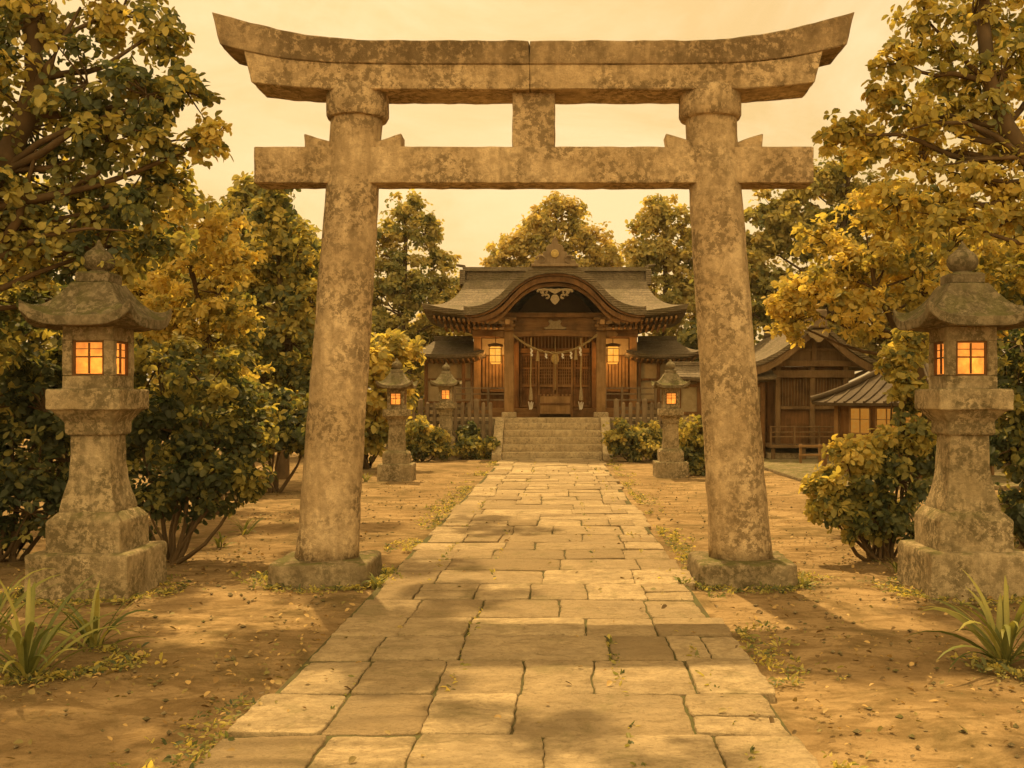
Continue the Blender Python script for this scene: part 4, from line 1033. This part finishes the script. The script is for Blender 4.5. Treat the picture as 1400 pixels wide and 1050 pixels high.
# strap-leaved plants, tufts
def blade_plant(name, label, cat, loc, n, length, width, group=None, spread=1.0, m='blade', tone=(.2, .9)):
    V, Fc, T = [], [], []
    for k in range(n):
        a = 2*math.pi*k/n+random.uniform(-.4, .4); le = length*random.uniform(.55, 1.1); w = width*random.uniform(.7, 1.15)
        el = random.uniform(.55, 1.35) if k % 3 else random.uniform(1.0, 1.45); droop = random.uniform(.7, 1.7)*spread; tn = random.uniform(*tone)
        p = Vector((random.uniform(-.03, .03), random.uniform(-.03, .03), -.02)); o = len(V); ns = 8
        tw = random.uniform(-.5, .5)
        for i in range(ns+1):
            u = i/ns; e = el-droop*u*u
            d = Vector((math.cos(a)*math.cos(e), math.sin(a)*math.cos(e), math.sin(e)))
            if i: p = p+d*le/ns
            sd = Vector((-math.sin(a), math.cos(a), 0)); nn = d.cross(sd)
            ww = w*(.35+1.3*u if u < .4 else .87*(1-((u-.4)/.6)**2.2)+.02)
            s2 = sd*math.cos(tw)+nn*math.sin(tw)
            V += [p+s2*ww*.5-nn*ww*.14, p, p-s2*ww*.5-nn*ww*.14]; T += [tn, tn+.08, tn]
            if i:
                q = o+3*(i-1); Fc += [(q, q+1, q+4, q+3), (q+1, q+2, q+5, q+4)]
    me = bpy.data.meshes.new(name); me.from_pydata(V, [], Fc)
    at = me.attributes.new('tone', 'FLOAT', 'POINT'); at.data.foreach_set('value', T)
    me.materials.append(M[m])
    for p in me.polygons: p.use_smooth = True
    ob = link(name, me); ob.location = loc
    return tag(ob, label, cat, group)
PG = 'strap leaved plants in the foreground corners'
blade_plant('strap_leaf_plant', 'largest strap leaved plant in the lower left corner', 'plant', (-3.06, 5.9, 0), 34, .78, .042, PG)
blade_plant('strap_leaf_plant', 'strap leaved plant in front of the base of the leftmost lantern', 'plant', (-2.98, 6.55, 0), 26, .6, .036, PG)
blade_plant('strap_leaf_plant', 'low strap leaved plant cut by the left edge of the photo', 'plant', (-3.75, 6.75, 0), 22, .68, .04, PG)
blade_plant('strap_leaf_plant', 'strap leaved plant in the lower right corner', 'plant', (2.72, 6.25, 0), 34, .74, .042, PG)
blade_plant('strap_leaf_plant', 'strap leaved plant cut by the right edge of the photo', 'plant', (3.15, 6.0, 0), 26, .66, .04, PG)
TG = 'small grass tufts on the bare earth'
for x, y, n, l, lab in ((W(335, 0, 12.2).x, 12.2, 18, .38, 'grass tuft right of the dark spreading bush on the left'), (W(390, 0, 9.0).x, 8.95, 14, .2, 'small grass tuft at the outer side of the left pillar plinth'),
                        (W(515, 0, 8.75).x, 8.75, 16, .22, 'small grass tuft between the left pillar plinth and the path'), (W(1095, 0, 8.8).x, 8.8, 14, .22, 'small grass tuft at the outer side of the right pillar plinth'),
                        (W(935, 0, 8.8).x, 8.8, 14, .2, 'small grass tuft between the right pillar plinth and the path'), (W(1225, 0, 9.6).x, 9.6, 12, .24, 'small grass tuft at the foot of the golden edged bush'),
                        (W(300, 0, 11.2).x, 11.2, 14, .3, 'grass tuft under the stems of the dark spreading bush'), (W(500, 0, 20.2).x, 20.2, 16, .3, 'grass tuft before the base of the lantern by the left pillar')):
    blade_plant('grass_tuft', lab, 'grass tuft', (x, y, 0), n, l, .028, TG)

# fallen leaves and weeds
def litter():
    pts = []
    while len(pts) < 9500:
        x = rng.uniform(-7, 7); y = 3+rng.uniform(0, 1)**1.6*20
        d = abs(x-PC)-1.4
        if d < 0: pr = .03+.10*math.exp(d/.15)
        else: pr = .3+.5*math.exp(-d/.3)*.5
        nn = noise.noise(Vector((x*.9, y*.9, 3)))
        pr *= max(0, .25+2.0*nn)
        for lx, ly in ((-3.85, 8.5), (3.39, 8.6), (-3.0, 6), (2.8, 6.1), (-3.8, 10), (3.3, 10.2)):
            pr += .5*math.exp(-((x-lx)**2+(y-ly)**2)/.7)
        if rng.uniform() < pr: pts.append((x, y, .012+rng.uniform(0, .02) if d > -.02 else .046))
    C = np.array(pts); N = len(C)
    O = np.tile(np.array([0, 0, 3.0]), (N, 1)); L = rng.uniform(.016, .042, N)
    V, T = leaf_arrays(C, O, L, rng.uniform(0, 1, N), 1, LP, .28)
    V[:, 2] = np.maximum(V[:, 2], .004)
    tag(leaf_mesh('fallen_leaves', V, T, M['litter']), 'scattered brown and yellow fallen leaves on the bare earth', 'leaves', kind='stuff')
    pts = []
    while len(pts) < 4200:
        y = 3+rng.uniform(0, 1)**1.5*24; sx = rng.choice((-1, 1)); x = PC+sx*(1.42+abs(rng.normal())*.16-.05)
        if rng.uniform() < .35: x = PC+rng.choice((-.98, -.42, .52, 1.02))+rng.normal()*.012
        if rng.uniform() < .35:
            lx, ly, h = [(-3.85, 8.56, .42), (3.39, 8.62, .42), (-2.07, 9.14, .42), (1.62, 9.14, .42), (-3.0, 6.2, .2), (2.9, 6.1, .2)][rng.integers(6)]
            a = rng.uniform(0, 6.28); x, y = lx+math.cos(a)*(h*1.15+abs(rng.normal())*.14), ly+math.sin(a)*(h*1.15+abs(rng.normal())*.14); pts.append((x, y, .012)); continue
        if noise.noise(Vector((x*.8, y*.7, 9))) > -.02: pts.append((x, y, .012))
    C = np.array(pts); N = len(C); O = rng.normal(size=(N, 3))*.5+np.array([0, 0, 1])
    V, T = leaf_arrays(C, O, rng.uniform(.02, .045, N), rng.uniform(.2, .8, N), 4, LQ, .5)
    V[:, 2] = np.abs(V[:, 2])+.006
    tag(leaf_mesh('path_weeds', V, T, M['leaf_green']), 'tiny weeds growing along the path edges and joints', 'weeds', kind='stuff')
litter()
def pebbles():
    m = MB()
    for _ in range(1100):
        sx = random.choice((-1, 1)); x = PC+sx*(1.5+abs(random.gauss(0, 1.7))); y = 3.2+random.random()**1.5*15
        r = random.uniform(.006, .022); k = [random.uniform(.7, 1.3) for _ in range(6)]
        vs = [(x+r*k[0], y, r*.3), (x, y+r*k[1], r*.3), (x-r*k[2], y, r*.3), (x, y-r*k[3], r*.3), (x+r*.1, y, r*.9*k[4]), (x, y, -r*.5)]
        m.add(vs, [(0, 1, 4), (1, 2, 4), (2, 3, 4), (3, 0, 4), (1, 0, 5), (2, 1, 5), (3, 2, 5), (0, 3, 5)])
    tag(build('pebbles', m, M['plinth'], smooth=60), 'small pebbles and grit strewn over the bare earth', 'pebbles', kind='stuff')
pebbles()

# ------------------------------------------------------------------ light, sky, camera
SUN_EL, SUN_AZ = math.radians(58), math.radians(-14)
w = bpy.data.worlds.new('World'); S.world = w; w.use_nodes = True
nt = w.node_tree; nt.nodes.clear()
out = nt.nodes.new('ShaderNodeOutputWorld'); sky = nt.nodes.new('ShaderNodeTexSky'); sky.sky_type = 'NISHITA'; sky.sun_disc = False
sky.sun_elevation = SUN_EL; sky.sun_rotation = SUN_AZ; sky.dust_density = 4; sky.air_density = 1.2
mx = nt.nodes.new('ShaderNodeMix'); mx.data_type = 'RGBA'; mx.blend_type = 'MULTIPLY'; mx.inputs[0].default_value = 1
nt.links.new(sky.outputs[0], mx.inputs[6]); mx.inputs[7].default_value = (1, .60, .26, 1)
b1 = nt.nodes.new('ShaderNodeBackground'); b1.inputs[1].default_value = .05; nt.links.new(mx.outputs[2], b1.inputs[0])
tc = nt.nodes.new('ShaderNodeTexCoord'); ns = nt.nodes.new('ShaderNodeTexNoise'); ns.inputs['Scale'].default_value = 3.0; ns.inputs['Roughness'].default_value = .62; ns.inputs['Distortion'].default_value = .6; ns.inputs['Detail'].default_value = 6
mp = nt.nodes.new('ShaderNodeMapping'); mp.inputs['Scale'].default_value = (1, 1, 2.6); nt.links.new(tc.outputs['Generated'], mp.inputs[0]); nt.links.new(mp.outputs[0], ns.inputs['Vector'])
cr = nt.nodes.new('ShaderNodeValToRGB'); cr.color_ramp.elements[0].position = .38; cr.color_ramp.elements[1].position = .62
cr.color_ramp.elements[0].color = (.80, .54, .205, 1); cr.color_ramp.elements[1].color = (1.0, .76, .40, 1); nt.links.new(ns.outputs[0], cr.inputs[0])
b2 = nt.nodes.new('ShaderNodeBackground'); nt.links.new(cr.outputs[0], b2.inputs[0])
# sky brightened overhead and behind the camera, added fill for the front faces
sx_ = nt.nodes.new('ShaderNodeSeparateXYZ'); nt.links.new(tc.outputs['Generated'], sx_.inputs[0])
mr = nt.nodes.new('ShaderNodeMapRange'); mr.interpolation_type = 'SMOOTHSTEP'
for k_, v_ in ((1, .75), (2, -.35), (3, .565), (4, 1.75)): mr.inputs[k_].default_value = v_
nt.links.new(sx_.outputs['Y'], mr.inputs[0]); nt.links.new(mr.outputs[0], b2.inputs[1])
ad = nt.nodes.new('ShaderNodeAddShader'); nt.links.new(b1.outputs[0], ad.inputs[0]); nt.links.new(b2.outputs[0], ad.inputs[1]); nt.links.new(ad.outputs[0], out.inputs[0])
sl = bpy.data.lights.new('sun', 'SUN'); sl.energy = 5.0; sl.angle = math.radians(.8); sl.color = (1, .71, .32)
so = bpy.data.objects.new('sun', sl); COL.objects.link(so)
d = Vector((-math.sin(SUN_AZ)*math.cos(SUN_EL), -math.cos(SUN_AZ)*math.cos(SUN_EL), -math.sin(SUN_EL)))
so.rotation_euler = d.to_track_quat('-Z', 'Y').to_euler(); so.location = (0, 20, 30)
cam = bpy.data.cameras.new('camera'); co = bpy.data.objects.new('camera', cam); COL.objects.link(co); S.camera = co
co.location = (0, 0, EYE); co.rotation_euler = (math.radians(90), 0, 0)
cam.sensor_width = 36; cam.lens = 36*F/1400; cam.shift_x = -(VX-700)/1400; cam.shift_y = (VY-525)/1400; hz = build('haze', MB().bx(-45, 45, -12, 62, -1.2, 17), None, smooth=0) if 0 else None
cam.clip_end = 2000; cam.clip_start = .05
S.view_settings.view_transform = 'Standard'; S.view_settings.look = 'None'; S.view_settings.exposure = .43; S.view_settings.gamma = 1
S.render.resolution_x = 1024; S.render.resolution_y = 768

# golden evening air
g = G('evening_haze')
pv = g.n('ShaderNodeVolumePrincipled', {'Color': (1, .86, .62, 1), 'Density': .00035, 'Anisotropy': .2})
g.nt.links.new(pv.outputs[0], g.out.inputs['Volume'])
hz = build('haze', MB().bx(-60, 60, -12, 64, -1.2, 18), g.m, smooth=0); tag(hz, 'thin golden evening haze', 'haze', kind='stuff')
